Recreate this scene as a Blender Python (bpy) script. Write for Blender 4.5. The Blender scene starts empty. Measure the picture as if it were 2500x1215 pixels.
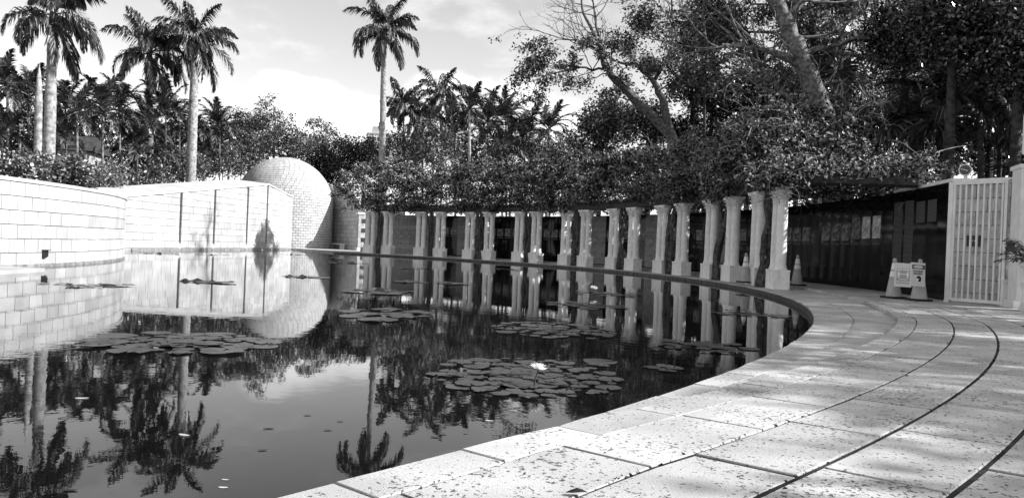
import bpy, math, random
import numpy as np
from mathutils import Vector, Matrix

sc = bpy.context.scene
COL = sc.collection
R_ = math.radians

# ------------------------------------------------------------------ camera
FPX, PCX, PCY = 1878.0, 1250.0, 607.5
ROLL, TILT, EYE = 0.04045, 0.00443, 0.92
cR, sR, cT, sT = math.cos(ROLL), math.sin(ROLL), math.cos(TILT), math.sin(TILT)
cam_d = bpy.data.cameras.new('camera'); cam = bpy.data.objects.new('camera', cam_d); COL.objects.link(cam)
cam_d.sensor_width = 36.0; cam_d.lens = FPX / 2500.0 * 36.0
cam_d.clip_start = 0.05; cam_d.clip_end = 3000
ax = Vector((cR, sT * sR, cT * sR)); up = Vector((-sR, sT * cR, cT * cR)); bk = Vector((0, -cT, sT))
M = Matrix((ax, up, bk)).transposed().to_4x4(); M.translation = (0, 0, EYE)
cam.matrix_world = M
sc.camera = cam

# ------------------------------------------------------------------ light
SUN_AZ, SUN_EL = R_(-9), R_(33)          # direction to the sun: angle from +X
to_sun = Vector((math.cos(SUN_AZ) * math.cos(SUN_EL), math.sin(SUN_AZ) * math.cos(SUN_EL), math.sin(SUN_EL)))
sd = bpy.data.lights.new('sun', 'SUN'); sd.energy = 3.5; sd.angle = R_(0.55); sd.color = (1, 1, 1)
sun = bpy.data.objects.new('sun', sd); COL.objects.link(sun)
sun.rotation_euler = to_sun.to_track_quat('Z', 'Y').to_euler(); sun.location = to_sun * 80
sc.view_settings.view_transform = 'Standard'; sc.view_settings.look = 'None'
sc.view_settings.exposure = 1.2; sc.view_settings.gamma = 1.0; sc.view_settings.use_curve_mapping = False

def ray(x, y):
    a, b = (x - PCX) / FPX, (y - PCY) / FPX
    return (ax * a - up * b - bk)
def G(x, y, z=0.0):
    d = ray(x, y); t = (EYE - z) / (-d.z); return Vector((d.x * t, d.y * t, z))
def AT(x, y, Y):
    d = ray(x, y); t = Y / d.y; return Vector((d.x * t, Y, EYE + d.z * t))
def PX(p):
    q = Vector(p) - Vector((0, 0, EYE)); w = -q.dot(bk)
    return PCX + FPX * q.dot(ax) / w, PCY - FPX * q.dot(up) / w

w = bpy.data.worlds.new('World'); sc.world = w; w.use_nodes = True
nt = w.node_tree; nt.nodes.clear()
def N(t, typ, **k):
    n = t.nodes.new(typ)
    for a, v in k.items(): setattr(n, a, v)
    return n
def L(t, a, b): t.links.new(a, b)
sky = N(nt, 'ShaderNodeTexSky'); sky.sky_type = 'NISHITA'; sky.sun_disc = False
sky.sun_elevation = SUN_EL; sky.sun_rotation = math.atan2(to_sun.x, to_sun.y)
sky.air_density = 1.0; sky.dust_density = 0.7; sky.ozone_density = 1.0
bw = N(nt, 'ShaderNodeRGBToBW'); L(nt, sky.outputs[0], bw.inputs[0])
tc = N(nt, 'ShaderNodeTexCoord')
mp = N(nt, 'ShaderNodeMapping'); mp.inputs['Scale'].default_value = (1, 1, 2.2); L(nt, tc.outputs['Generated'], mp.inputs[0])
nz = N(nt, 'ShaderNodeTexNoise'); nz.inputs['Scale'].default_value = 6.5; nz.inputs['Detail'].default_value = 7; nz.inputs['Roughness'].default_value = 0.56
L(nt, mp.outputs[0], nz.inputs['Vector'])
def mth(t, op, a, b=None, clamp=False):
    n = N(t, 'ShaderNodeMath', operation=op); n.use_clamp = clamp
    for i, v in enumerate((a, b)):
        if v is None: continue
        if isinstance(v, (int, float)): n.inputs[i].default_value = v
        else: L(t, v, n.inputs[i])
    return n.outputs[0]
def maprange(t, v, a, b, c=0.0, d=1.0, smooth=True):
    n = N(t, 'ShaderNodeMapRange'); n.interpolation_type = 'SMOOTHSTEP' if smooth else 'LINEAR'
    L(t, v, n.inputs[0])
    for i, q in zip((1, 2, 3, 4), (a, b, c, d)): n.inputs[i].default_value = q
    return n.outputs[0]
cl = maprange(nt, nz.outputs['Fac'], 0.50, 0.72, 0, 0.32)
for (px, py, rad, wt) in ((770, 270, .13, 1.0), (690, 215, .075, .8), (1075, 215, .085, .8), (1275, 228, .05, .7), (880, 300, .12, .9), (1350, 300, .10, .6)):
    d = ray(px, py).normalized()
    vm = N(nt, 'ShaderNodeVectorMath', operation='SUBTRACT'); L(nt, tc.outputs['Generated'], vm.inputs[0]); vm.inputs[1].default_value = d
    v2 = N(nt, 'ShaderNodeVectorMath', operation='MULTIPLY'); L(nt, vm.outputs[0], v2.inputs[0]); v2.inputs[1].default_value = (1, 1, 2.0)
    v3 = N(nt, 'ShaderNodeVectorMath', operation='LENGTH'); L(nt, v2.outputs[0], v3.inputs[0])
    g = maprange(nt, v3.outputs['Value'], 0, rad, 1, 0)
    h = mth(nt, 'ADD', g, mth(nt, 'MULTIPLY', mth(nt, 'SUBTRACT', nz.outputs['Fac'], .5), 1.6))
    cl = mth(nt, 'MAXIMUM', cl, mth(nt, 'MULTIPLY', maprange(nt, h, .25, .85), wt))
cloud_v = mth(nt, 'MULTIPLY', cl, 3.3)
tot = mth(nt, 'ADD', bw.outputs[0], cloud_v)
bg = N(nt, 'ShaderNodeBackground'); bg.inputs['Strength'].default_value = 0.115; L(nt, tot, bg.inputs['Color'])
wo = N(nt, 'ShaderNodeOutputWorld'); L(nt, bg.outputs[0], wo.inputs[0])

# ------------------------------------------------------------------ helpers
rng = np.random.default_rng(7); random.seed(7)
class MB:
    def __init__(s): s.v = []; s.f = []
    def add(s, vs, fs):
        o = len(s.v); s.v += [tuple(p) for p in vs]; s.f += [tuple(o + i for i in f) for f in fs]; return s
    def box(s, x0, x1, y0, y1, z0, z1, m=None):
        vs = [Vector(p) for p in ((x0,y0,z0),(x1,y0,z0),(x1,y1,z0),(x0,y1,z0),(x0,y0,z1),(x1,y0,z1),(x1,y1,z1),(x0,y1,z1))]
        if m: vs = [m @ p for p in vs]
        return s.add(vs, [(0,3,2,1),(4,5,6,7),(0,1,5,4),(1,2,6,5),(2,3,7,6),(3,0,4,7)])
    def hexa(s, b, t):      # bottom quad, top quad (both counter-clockwise from above)
        return s.add(list(b) + list(t), [(0,3,2,1),(4,5,6,7),(0,1,5,4),(1,2,6,5),(2,3,7,6),(3,0,4,7)])
    def lathe(s, prof, n=16, c=(0,0,0), m=None, cap=True):
        vs = []; fs = []
        for r, z in prof:
            for k in range(n):
                a = 2*math.pi*k/n; p = Vector((c[0]+r*math.cos(a), c[1]+r*math.sin(a), c[2]+z)); vs.append(m @ p if m else p)
        for i in range(len(prof)-1):
            for k in range(n):
                k2 = (k+1) % n; fs.append((i*n+k, i*n+k2, (i+1)*n+k2, (i+1)*n+k))
        if cap:
            fs.append(tuple(range(n-1,-1,-1))); fs.append(tuple((len(prof)-1)*n+k for k in range(n)))
        return s.add(vs, fs)
    def tube(s, pts, rad, n=6):
        pts = [Vector(p) for p in pts]; vs = []; fs = []
        ref = Vector((0.31, 0.87, 0.4)).normalized()
        for i, p in enumerate(pts):
            d = (pts[min(i+1, len(pts)-1)] - pts[max(i-1, 0)])
            if d.length < 1e-9: d = Vector((0,0,1))
            d.normalize(); u = d.cross(ref)
            if u.length < 1e-3: u = d.cross(Vector((1,0,0)))
            u.normalize(); v = d.cross(u); r = rad[i] if hasattr(rad, '__len__') else rad
            for k in range(n):
                a = 2*math.pi*k/n; vs.append(p + u*(r*math.cos(a)) + v*(r*math.sin(a)))
        for i in range(len(pts)-1):
            for k in range(n):
                k2 = (k+1) % n; fs.append((i*n+k, i*n+k2, (i+1)*n+k2, (i+1)*n+k))
        fs.append(tuple(range(n-1,-1,-1))); fs.append(tuple((len(pts)-1)*n+k for k in range(n)))
        return s.add(vs, fs)
    def mesh(s, name, mat=None, smooth=False):
        me = bpy.data.meshes.new(name); me.from_pydata([tuple(p) for p in s.v], [], s.f)
        if mat: me.materials.append(mat)
        if smooth: me.polygons.foreach_set('use_smooth', [True]*len(me.polygons))
        me.update(); return me
    def build(s, name, mat, parent=None, smooth=False, loc=None):
        return link(name, s.mesh(name, mat, smooth), parent, loc)
def link(name, me, parent=None, loc=None, rot=None, scale=None):
    o = bpy.data.objects.new(name, me); COL.objects.link(o)
    if parent: o.parent = parent
    if loc is not None: o.location = loc
    if rot is not None: o.rotation_euler = rot
    if scale is not None: o.scale = scale
    return o
def tag(o, label=None, cat=None, group=None, kind=None):
    if label: o['label'] = label
    if cat: o['category'] = cat
    if group: o['group'] = group
    if kind: o['kind'] = kind
    return o
def thing(name, label, cat, loc=(0,0,0), rz=0, group=None, kind=None):
    o = bpy.data.objects.new(name, None); o.empty_display_size = .2; COL.objects.link(o)
    o.location = loc; o.rotation_euler = (0,0,rz); return tag(o, label, cat, group, kind)
def copy_tree(o, parent=None):
    c = o.copy(); COL.objects.link(c); c.parent = parent
    for ch in [q for q in o.children]: copy_tree(ch, c)
    return c
ORD = ['first','second','third','fourth','fifth','sixth','seventh','eighth','ninth','tenth','eleventh','twelfth','thirteenth','fourteenth','fifteenth','sixteenth','seventeenth','eighteenth','nineteenth','twentieth']

# ------------------------------------------------------------------ materials
def mat(name, val=.5, rough=.8, spec=.3, noise=None, bump=None, ior=None):
    """noise=(scale,lo,hi[,detail]) grey variation, bump=(scale,dist)"""
    m = bpy.data.materials.new(name); m.use_nodes = True; t = m.node_tree
    b = t.nodes['Principled BSDF']; b.inputs['Base Color'].default_value = (val, val, val, 1)
    b.inputs['Roughness'].default_value = rough; b.inputs['Specular IOR Level'].default_value = spec
    if ior: b.inputs['IOR'].default_value = ior
    tc = N(t, 'ShaderNodeTexCoord')
    if noise:
        n = N(t, 'ShaderNodeTexNoise'); n.inputs['Scale'].default_value = noise[0]; n.inputs['Detail'].default_value = noise[3] if len(noise) > 3 else 5
        L(t, tc.outputs['Object'], n.inputs['Vector'])
        v = maprange(t, n.outputs['Fac'], .3, .7, noise[1], noise[2]); L(t, v, b.inputs['Base Color'])
    if bump:
        n = N(t, 'ShaderNodeTexNoise'); n.inputs['Scale'].default_value = bump[0]; n.inputs['Detail'].default_value = 4
        L(t, tc.outputs['Object'], n.inputs['Vector'])
        bp = N(t, 'ShaderNodeBump'); bp.inputs['Distance'].default_value = bump[1]; L(t, n.outputs['Fac'], bp.inputs['Height']); L(t, bp.outputs[0], b.inputs['Normal'])
    return m
def leafmat(name, lo, hi, rough=.42, spec=.5, trans=.25, scale=1.3):
    m = bpy.data.materials.new(name); m.use_nodes = True; t = m.node_tree
    b = t.nodes['Principled BSDF']; b.inputs['Roughness'].default_value = rough; b.inputs['Specular IOR Level'].default_value = spec
    g = N(t, 'ShaderNodeNewGeometry')
    v = maprange(t, mth(t, 'POWER', g.outputs['Random Per Island'], 3.6), 0, 1, lo, hi, False)  # many dark, few bright leaves: foliage sparkle and shadow painted into the tone
    oi = N(t, 'ShaderNodeObjectInfo'); v = mth(t, 'MULTIPLY', v, maprange(t, oi.outputs['Random'], 0, 1, .75, 1.25, False))
    L(t, v, b.inputs['Base Color'])
    tr = N(t, 'ShaderNodeBsdfTranslucent'); L(t, v, tr.inputs['Color'])
    mx = N(t, 'ShaderNodeMixShader'); mx.inputs[0].default_value = trans
    L(t, b.outputs[0], mx.inputs[1]); L(t, tr.outputs[0], mx.inputs[2]); L(t, mx.outputs[0], t.nodes['Material Output'].inputs['Surface'])
    return m
def add_random(m, lo, hi):
    """small value change per object on top of what feeds Base Color"""
    t = m.node_tree; b = t.nodes['Principled BSDF']; oi = N(t, 'ShaderNodeObjectInfo')
    r = maprange(t, oi.outputs['Random'], 0, 1, lo, hi, False)
    if b.inputs['Base Color'].links:
        s = b.inputs['Base Color'].links[0].from_socket; L(t, mth(t, 'MULTIPLY', s, r), b.inputs['Base Color'])
    else:
        L(t, mth(t, 'MULTIPLY', r, b.inputs['Base Color'].default_value[0]), b.inputs['Base Color'])
    return m
M_WALL = add_random(mat('white_stone', .47, .75, .2, (1.3, .40, .52), (30, .002)), .84, 1.08)
M_DOME = add_random(mat('dome_stone', .45, .75, .2, (2.2, .39, .51), (30, .002)), .93, 1.05)
M_MORTAR = mat('mortar', .10, .9, .1, (9, .06, .15))
M_SLOT = mat('slot_recess_shade', .17, .9, .1)  # recess darkness of the slots is put into this colour
M_COLUMN = mat('column_stone', .86, .7, .25, (5, .78, .9), (26, .004))
def stain(m, lo=.72):
    t = m.node_tree; b = t.nodes['Principled BSDF']; tc_ = N(t,'ShaderNodeTexCoord'); mp_ = N(t,'ShaderNodeMapping'); mp_.inputs['Scale'].default_value = (9,9,1.1); L(t, tc_.outputs['Object'], mp_.inputs[0])
    oi = N(t,'ShaderNodeObjectInfo'); L(t, mth(t,'MULTIPLY', oi.outputs['Random'], 37.0), mp_.inputs['Location'])
    n_ = N(t,'ShaderNodeTexNoise'); n_.inputs['Scale'].default_value = 1; n_.inputs['Detail'].default_value = 6; n_.inputs['Roughness'].default_value = .65; L(t, mp_.outputs[0], n_.inputs['Vector'])
    s_ = b.inputs['Base Color'].links[0].from_socket; L(t, mth(t,'MULTIPLY', s_, maprange(t, n_.outputs['Fac'], .34, .52, lo, 1.0)), b.inputs['Base Color']); return m
stain(add_random(M_COLUMN, .95, 1.05), .84)
M_GREYBLOCK = add_random(mat('grey_coral_block', .34, .85, .2, (6, .26, .42), (22, .01)), .85, 1.12)
M_WHITE = mat('white_paint', .76, .5, .4, (4, .68, .8))
M_GRANITE = mat('black_granite', .004, .07, .25, (40, .002, .006))
M_BEAM = mat('dark_beam', .05, .8, .2, (8, .03, .07))
M_RUBBER = mat('black_rubber', .012, .6, .4)
M_DARK = mat('dark_metal', .02, .4, .5)
M_SOIL = mat('soil', .035, .95, .1, (3, .015, .06), (10, .03))
M_BARK_PALE = mat('pale_bark', .3, .85, .2, (6, .16, .42), (14, .02))
M_BARK = mat('bark', .16, .9, .2, (7, .07, .25), (16, .03))
M_BARK_DARK = mat('dark_bark', .05, .9, .2, (7, .025, .08), (16, .03))
M_BARK_MID = mat('grey_bark', .1, .9, .2, (7, .05, .16), (16, .03))
M_VINEWOOD = mat('vine_wood', .075, .85, .25, (9, .035, .12), (20, .02))
M_TWIG = mat('twig', .32, .8, .25)
M_FROND = leafmat('palm_leaf', .018, .36, .38, .6, .2)
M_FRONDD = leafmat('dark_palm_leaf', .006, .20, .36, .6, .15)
M_LEAF = leafmat('leaf', .010, .5, trans=.35)
M_LEAFL = leafmat('light_leaf', .04, .6)
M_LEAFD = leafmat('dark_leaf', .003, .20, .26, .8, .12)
M_VINE = leafmat('vine_leaf', .006, .78, .38, .55, .5)
M_FLOWER = leafmat('blossom', .5, .8, .6, .2, .3)
M_PAD = leafmat('lily_pad', .03, .15, .3, .6, .05)
M_PETAL = leafmat('petal', .75, .85, .5, .3, .3)
M_GLASS = mat('dark_glass', .01, .05, .5)
M_LITTER = leafmat('dry_leaf', .015, .09, .7, .2, .1)

# paving stone: pitted coral stone
def paver_mat():
    m = mat('coral_stone', .5, .85, .2); t = m.node_tree; b = t.nodes['Principled BSDF']
    tc = N(t, 'ShaderNodeTexCoord'); n1 = N(t, 'ShaderNodeTexNoise'); n1.inputs['Scale'].default_value = 1.7; n1.inputs['Detail'].default_value = 6
    L(t, tc.outputs['Object'], n1.inputs['Vector'])
    base = maprange(t, n1.outputs['Fac'], .3, .7, .42, .58)
    n2 = N(t, 'ShaderNodeTexNoise'); n2.inputs['Scale'].default_value = 44; n2.inputs['Detail'].default_value = 3; n2.inputs['Roughness'].default_value = .6
    L(t, tc.outputs['Object'], n2.inputs['Vector'])
    n3 = N(t, 'ShaderNodeTexNoise'); n3.inputs['Scale'].default_value = 2.6; n3.inputs['Detail'].default_value = 2; L(t, tc.outputs['Object'], n3.inputs['Vector'])
    thr = maprange(t, n3.outputs['Fac'], .35, .65, .335, .42, False)
    pit = maprange(t, mth(t, 'SUBTRACT', n2.outputs['Fac'], thr), -.03, .02, 0, 1)
    n4 = N(t, 'ShaderNodeTexNoise'); n4.inputs['Scale'].default_value = 120; n4.inputs['Detail'].default_value = 2; L(t, tc.outputs['Object'], n4.inputs['Vector'])
    fine = maprange(t, n4.outputs['Fac'], .3, .7, .88, 1.06)
    oi = N(t, 'ShaderNodeObjectInfo'); rr = maprange(t, oi.outputs['Random'], 0, 1, .80, 1.10, False)
    v = mth(t, 'MULTIPLY', mth(t, 'MULTIPLY', base, fine), mth(t, 'MULTIPLY', rr, maprange(t, pit, 0, 1, .22, 1, False)))
    L(t, v, b.inputs['Base Color'])
    bp = N(t, 'ShaderNodeBump'); bp.inputs['Distance'].default_value = .006; L(t, mth(t, 'ADD', pit, mth(t, 'MULTIPLY', n4.outputs['Fac'], .4)), bp.inputs['Height']); L(t, bp.outputs[0], b.inputs['Normal'])
    return m
M_PAVER = paver_mat()

def water_mat():
    m = mat('pond_water', .005, .0, .5, ior=1.36); t = m.node_tree; b = t.nodes['Principled BSDF']
    b.inputs['Roughness'].default_value = .015
    tc = N(t, 'ShaderNodeTexCoord')
    mpn = N(t, 'ShaderNodeMapping'); mpn.inputs['Scale'].default_value = (1, 1, 1); L(t, tc.outputs['Object'], mpn.inputs[0])
    n1 = N(t, 'ShaderNodeTexNoise'); n1.inputs['Scale'].default_value = 5.5; n1.inputs['Detail'].default_value = 3; n1.inputs['Roughness'].default_value = .55; L(t, mpn.outputs[0], n1.inputs['Vector'])
    n2 = N(t, 'ShaderNodeTexNoise'); n2.inputs['Scale'].default_value = .16; n2.inputs['Detail'].default_value = 2; L(t, tc.outputs['Object'], n2.inputs['Vector'])
    amp = maprange(t, n2.outputs['Fac'], .38, .62, .35, 1.35)
    n3 = N(t, 'ShaderNodeTexNoise'); n3.inputs['Scale'].default_value = 1.2; n3.inputs['Detail'].default_value = 2; L(t, mpn.outputs[0], n3.inputs['Vector'])
    h = mth(t, 'ADD', mth(t, 'MULTIPLY', n1.outputs['Fac'], amp), mth(t, 'MULTIPLY', n3.outputs['Fac'], 1.2))
    bp = N(t, 'ShaderNodeBump'); bp.inputs['Strength'].default_value = 1; bp.inputs['Distance'].default_value = .00085; L(t, h, bp.inputs['Height']); L(t, bp.outputs[0], b.inputs['Normal'])
    return m
M_WATER = water_mat()

# ------------------------------------------------------------------ plan: pool circle
PC = Vector((-25.48, 23.617)); PR = 32.38; WZ = -0.12
def P(theta, r, z=0.0):
    a = R_(theta); return Vector((PC.x + r*math.cos(a), PC.y + r*math.sin(a), z))
def theta_at_px(px, r, z=0.0, lo=-30, hi=75):
    best = min((abs(PX(P(t/20, r, z))[0] - px), t/20) for t in range(lo*20, hi*20)); return best[1]

# ground, soil beds, water -------------------------------------------------
m = MB(); n = 48
m.add([(0,30,-.5)] + [(900*math.cos(2*math.pi*k/n), 30+900*math.sin(2*math.pi*k/n), -.5) for k in range(n)], [(0, 1+k, 1+(k+1)%n) for k in range(n)])
tag(m.build('ground', M_SOIL), kind='structure')
m = MB(); n = 128
m.add([(PC.x, PC.y, WZ)] + [(PC.x+(PR+.12)*math.cos(2*math.pi*k/n), PC.y+(PR+.12)*math.sin(2*math.pi*k/n), WZ) for k in range(n)], [(0, 1+k, 1+(k+1)%n) for k in range(n)])
far_w = [P(58, PR+.1, WZ-.004), P(76, 42, WZ-.004), P(95, 42, WZ-.004), P(95, 20, WZ-.004), P(58, 20, WZ-.004)]
m.add(far_w, [(0,1,2,3,4)])
tag(m.build('pond_water', M_WATER), kind='structure')

# ------------------------------------------------------------------ terrace: coping ring, step, pavers
def spread(t):       # the courses of the walk run a little wider towards the columns
    return .0615*max(-.35, min(t, -21) + 38) + (.02*(min(t, -8)+21) if t > -21 else 0)
def off_cope(t): return max(.085, .10 + .028*(max(-46, min(t, -21)) + 38))
OFF = [.14, .385, .83, 1.28, 1.76, 2.26, 2.78, 3.30, 3.84, 4.40, 5.0, 5.7]
terr = tag(MB().add([P(t, PR-.0 + .02, -.13) for t in range(-70, 76)] + [P(t, PR+9, -.13) for t in range(-70, 76)],
    [(i, 146+i, 147+i, i+1) for i in range(145)]).build('walk_bedding', M_SOIL), kind='structure')
# bed surface under the slabs (seen as the dark joints)
walk = thing('walk', None, None); tag(walk, kind='structure')
STEP = .06
def ring_piece(t0, t1, fr0, fr1, z0, z1, gt, gr, nseg=2, ch=.006, jit=0.0):
    """slab between angles and ring functions with a gap all round and a small chamfer"""
    mb = MB(); ts = [t0 + (t1-t0)*i/nseg for i in range(nseg+1)]
    rows = []
    for i, t in enumerate(ts):
        r0, r1 = PR+fr0(t)+gr, PR+fr1(t)-gr
        tt = t
        dt = math.degrees(gt/PR)
        if i == 0: tt = t + dt
        if i == nseg: tt = t - dt
        rows.append((tt, r0, r1))
    vs = []
    j = [random.uniform(-jit, jit) for _ in range(4)]
    c = ch
    for i, (t, r0, r1) in enumerate(rows):
        s = i/nseg
        dz = (j[0]*(1-s)+j[1]*s)
        te = t + (math.degrees(c/PR) if i == 0 else (-math.degrees(c/PR) if i == nseg else 0))
        vs += [P(t, r0, z0), P(t, r0, z1-c+dz), P(te, r0+c, z1+dz), P(te, r1-c, z1+dz), P(t, r1, z1-c+dz), P(t, r1, z0)]
    fs = []
    for i in range(nseg):
        a, b = i*6, (i+1)*6
        for k in range(5): fs.append((a+k, a+k+1, b+k+1, b+k))
    fs.append((0,1,2,3,4,5)[::-1]); e = nseg*6; fs.append((e,e+1,e+2,e+3,e+4,e+5))
    return mb.add(vs, fs)
# coping stones of the pool rim
cop = thing('pool_coping', None, None); tag(cop, kind='structure')
t = -62.0; rs = random.Random(3)
while t < 66:
    dt = rs.uniform(.85, 1.25) if t < -10 else rs.uniform(1.6, 2.2)
    z = 0.0
    ring_piece(t, t+dt, lambda q: rs.uniform(-.006, .012), (lambda q: off_cope(q)) if t < -20 else (lambda q: off_cope(q)+.0), -.3, z, .004, 0.0, 2, .012, .003).build('coping_stone', M_PAVER, cop)
    t += dt
arc_pts = range(-62, 67)
MB().add([P(t_, PR-.012, -.35) for t_ in arc_pts] + [P(t_, PR-.012, -.022) for t_ in arc_pts], [(i_, i_+1, 130+i_, 129+i_) for i_ in range(128)]).build('wet_band', mat('wet_rim', .035, .5, .4, (7, .015, .10)), cop)
# lower ledge strip between coping and step, carries the columns
t = -62.0
while t < 66:
    dt = rs.uniform(1.0, 1.6) if t < -10 else 2.4
    ring_piece(t, t+dt, lambda q: off_cope(q)+.003, (lambda q: OFF[0]+spread(q)), -.3, .004, .004, .002, 3, .004, .002).build('ledge_slab', M_PAVER, cop)
    t += dt
# step edge and pavers of the walk
cnt = 0; joined = MB()
for k in range(len(OFF)-1):
    t = -52 + rs.uniform(0, 1); wdt = OFF[k+1]-OFF[k]
    while t < 62:
        near = t < -22
        dt = (1.15 if k == 0 else rs.uniform(1.35, 1.8)) if t < -24 else rs.uniform(1.9, 2.6)
        f0 = (lambda q, k=k: OFF[k]+spread(q)); f1 = (lambda q, k=k: OFF[k+1]+spread(q))
        g_r = .004 if k == 0 else (.006 if k == 1 else .012)
        pc = ring_piece(t, t+dt, f0, f1, -.12, STEP, .010 if k else .004, g_r, 3, .004, .004)
        mid = PX(P(t+dt/2, PR+f0(t+dt/2), STEP)); vis = -300 < mid[0] < 2800 and P(t+dt/2, PR+f0(t+dt/2)).y > 1.5
        if vis and t < -1 and cnt < 296: pc.build('paving_slab', M_PAVER, walk); cnt += 1
        else: joined.add(pc.v, pc.f)
        t += dt
tag(MB().add([P(t, PR+OFF[0]+spread(t)+.015, STEP-.006) for t in range(-52, 63)] + [P(t, PR+OFF[-1]+spread(t), STEP-.006) for t in range(-52, 63)],
    [(i, 115+i, 116+i, i+1) for i in range(114)]).build('joint_soil', M_SOIL), kind='structure')
jo = joined.build('paving_slabs', M_PAVER, walk); jo['kind'] = 'stuff'

# ------------------------------------------------------------------ leaf clouds
def leaf_mesh(name, pts, size, mat_, aspect=.5, up_bias=.5, r=None, szvar=.45, fold=.18):
    r = r or rng; n = len(pts)
    nrm = r.normal(size=(n,3)); nrm[:,2] += up_bias*1.6; nrm /= np.linalg.norm(nrm,axis=1,keepdims=True)
    d = r.normal(size=(n,3)); d -= nrm*(d*nrm).sum(1,keepdims=True); d /= np.linalg.norm(d,axis=1,keepdims=True)
    s = np.cross(nrm,d); sz = size*(1+szvar*r.uniform(-1,1,size=(n,1)))
    v = np.empty((n,4,3)); v[:,0]=pts-d*sz*.5; v[:,1]=pts+s*sz*aspect*.5-nrm*sz*fold*.0+d*sz*.05; v[:,2]=pts+d*sz*.5-nrm*sz*fold; v[:,3]=pts-s*sz*aspect*.5+d*sz*.05
    me = bpy.data.meshes.new(name); me.vertices.add(n*4); me.loops.add(n*4); me.polygons.add(n)
    me.vertices.foreach_set('co', v.astype(np.float32).ravel()); me.loops.foreach_set('vertex_index', np.arange(n*4,dtype=np.int32))
    me.polygons.foreach_set('loop_start', np.arange(0,n*4,4,dtype=np.int32))
    me.materials.append(mat_); me.update(calc_edges=True); me.validate(); return me
def clusters(centers, n, sigma, r=None):
    r = r or rng; c = np.asarray(centers,float); idx = r.integers(0,len(c),n)
    p = r.normal(size=(n,3)); p /= (np.linalg.norm(p,axis=1,keepdims=True)+1e-6); p *= (r.uniform(0,1,size=(n,1))**.5)
    return c[idx] + p*np.asarray(sigma)*1.6
def ell_centers(c, rad, n, shell=.55, r=None):
    r = r or rng; p = r.normal(size=(n,3)); p /= np.linalg.norm(p,axis=1,keepdims=True); q = (shell+(1-shell)*r.uniform(0,1,size=(n,1)))
    return np.asarray(c)+p*q*np.asarray(rad)

# ------------------------------------------------------------------ palm parts
def frond_mesh(name, length, droop, nl, leaf, wid, lift=.5, mat_=None, spiky=False, plume=.5, seed=0):
    r = random.Random(seed); mb = MB(); pts = []; n = 9; a = lift; p = Vector((0,0,0)); st = length/n; dirs = []
    for i in range(n+1):
        pts.append(p.copy()); d = Vector((math.cos(a),0,math.sin(a))); dirs.append(d); p += d*st; a -= droop/n*(0.6+0.8*i/n)
    mb.tube(pts, [.035*length/3*(1-.85*i/n)+.004 for i in range(n+1)], 4)
    for i in range(nl):
        f = (.14 + .86*i/nl); q = f*n; k = min(int(q), n-1); w_ = q-k
        b = pts[k].lerp(pts[k+1], w_); d = dirs[k]; upv = Vector((-d.z,0,d.x))
        ll = leaf*(math.sin(math.pi*min(1,.18+.86*f))**.6*.85+.2)*r.uniform(.8,1.1)
        for s in (-1,1):
            ang = .95-.55*f+r.uniform(-.15,.15); el = r.uniform(-plume,plume)+(.25 if spiky else 0)
            side = Vector((0,s,0))
            v = (d*math.sin(math.pi/2-ang) + (side*math.cos(el)+upv*math.sin(el))*math.sin(ang)).normalized()
            if spiky: t1 = b+v*ll*.55; t2 = t1+(v*.8+Vector((0,0,-.55))).normalized()*ll*.45
            else: t1 = b+v*ll*.45+Vector((0,0,-.03)); t2 = t1+(v*.55+Vector((0,0,-.85))).normalized()*ll*.55
            wv = v.cross(upv); wv = wv.normalized() if wv.length > 1e-4 else d
            wv = (wv*.6+d*.5).normalized()*wid*.5
            mb.add([b-wv*.6, b+wv*.6, t1+wv, t1-wv, t2], [(0,1,2,3),(3,2,4)])
    return mb.mesh(name, mat_ or M_FROND)
ROYAL = [frond_mesh('frond', 3.1, dr, 74, .86, .10, li, M_FROND, False, .95, i) for i, (dr, li) in enumerate(((1.1,1.25),(1.7,.9),(2.1,.55),(2.2,.2),(1.7,-.15),(1.0,-.75)))]
SPIKE = [frond_mesh('frond', 2.4, dr, 34, .66, .085, li, M_FRONDD, True, .25, 20+i) for i, (dr, li) in enumerate(((1.1,1.35),(1.6,1.05),(2.0,.75),(2.0,.35),(1.5,-.1)))]
def trunk_mesh(path, rads, mat_, n=12, rings=0.0):
    mb = MB(); P_ = []; Q = []
    for i in range(len(path)-1):
        a, b = Vector(path[i]), Vector(path[i+1]); k = max(2, int((b-a).length/.22))
        for j in range(k):
            s = j/k; P_.append(a.lerp(b,s)); Q.append((rads[i]*(1-s)+rads[i+1]*s)*(1+rings*(random.random()-.5)))
    P_.append(Vector(path[-1])); Q.append(rads[-1]); mb.tube(P_, Q, n)
    return mb.mesh('trunk', mat_, True)
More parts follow.
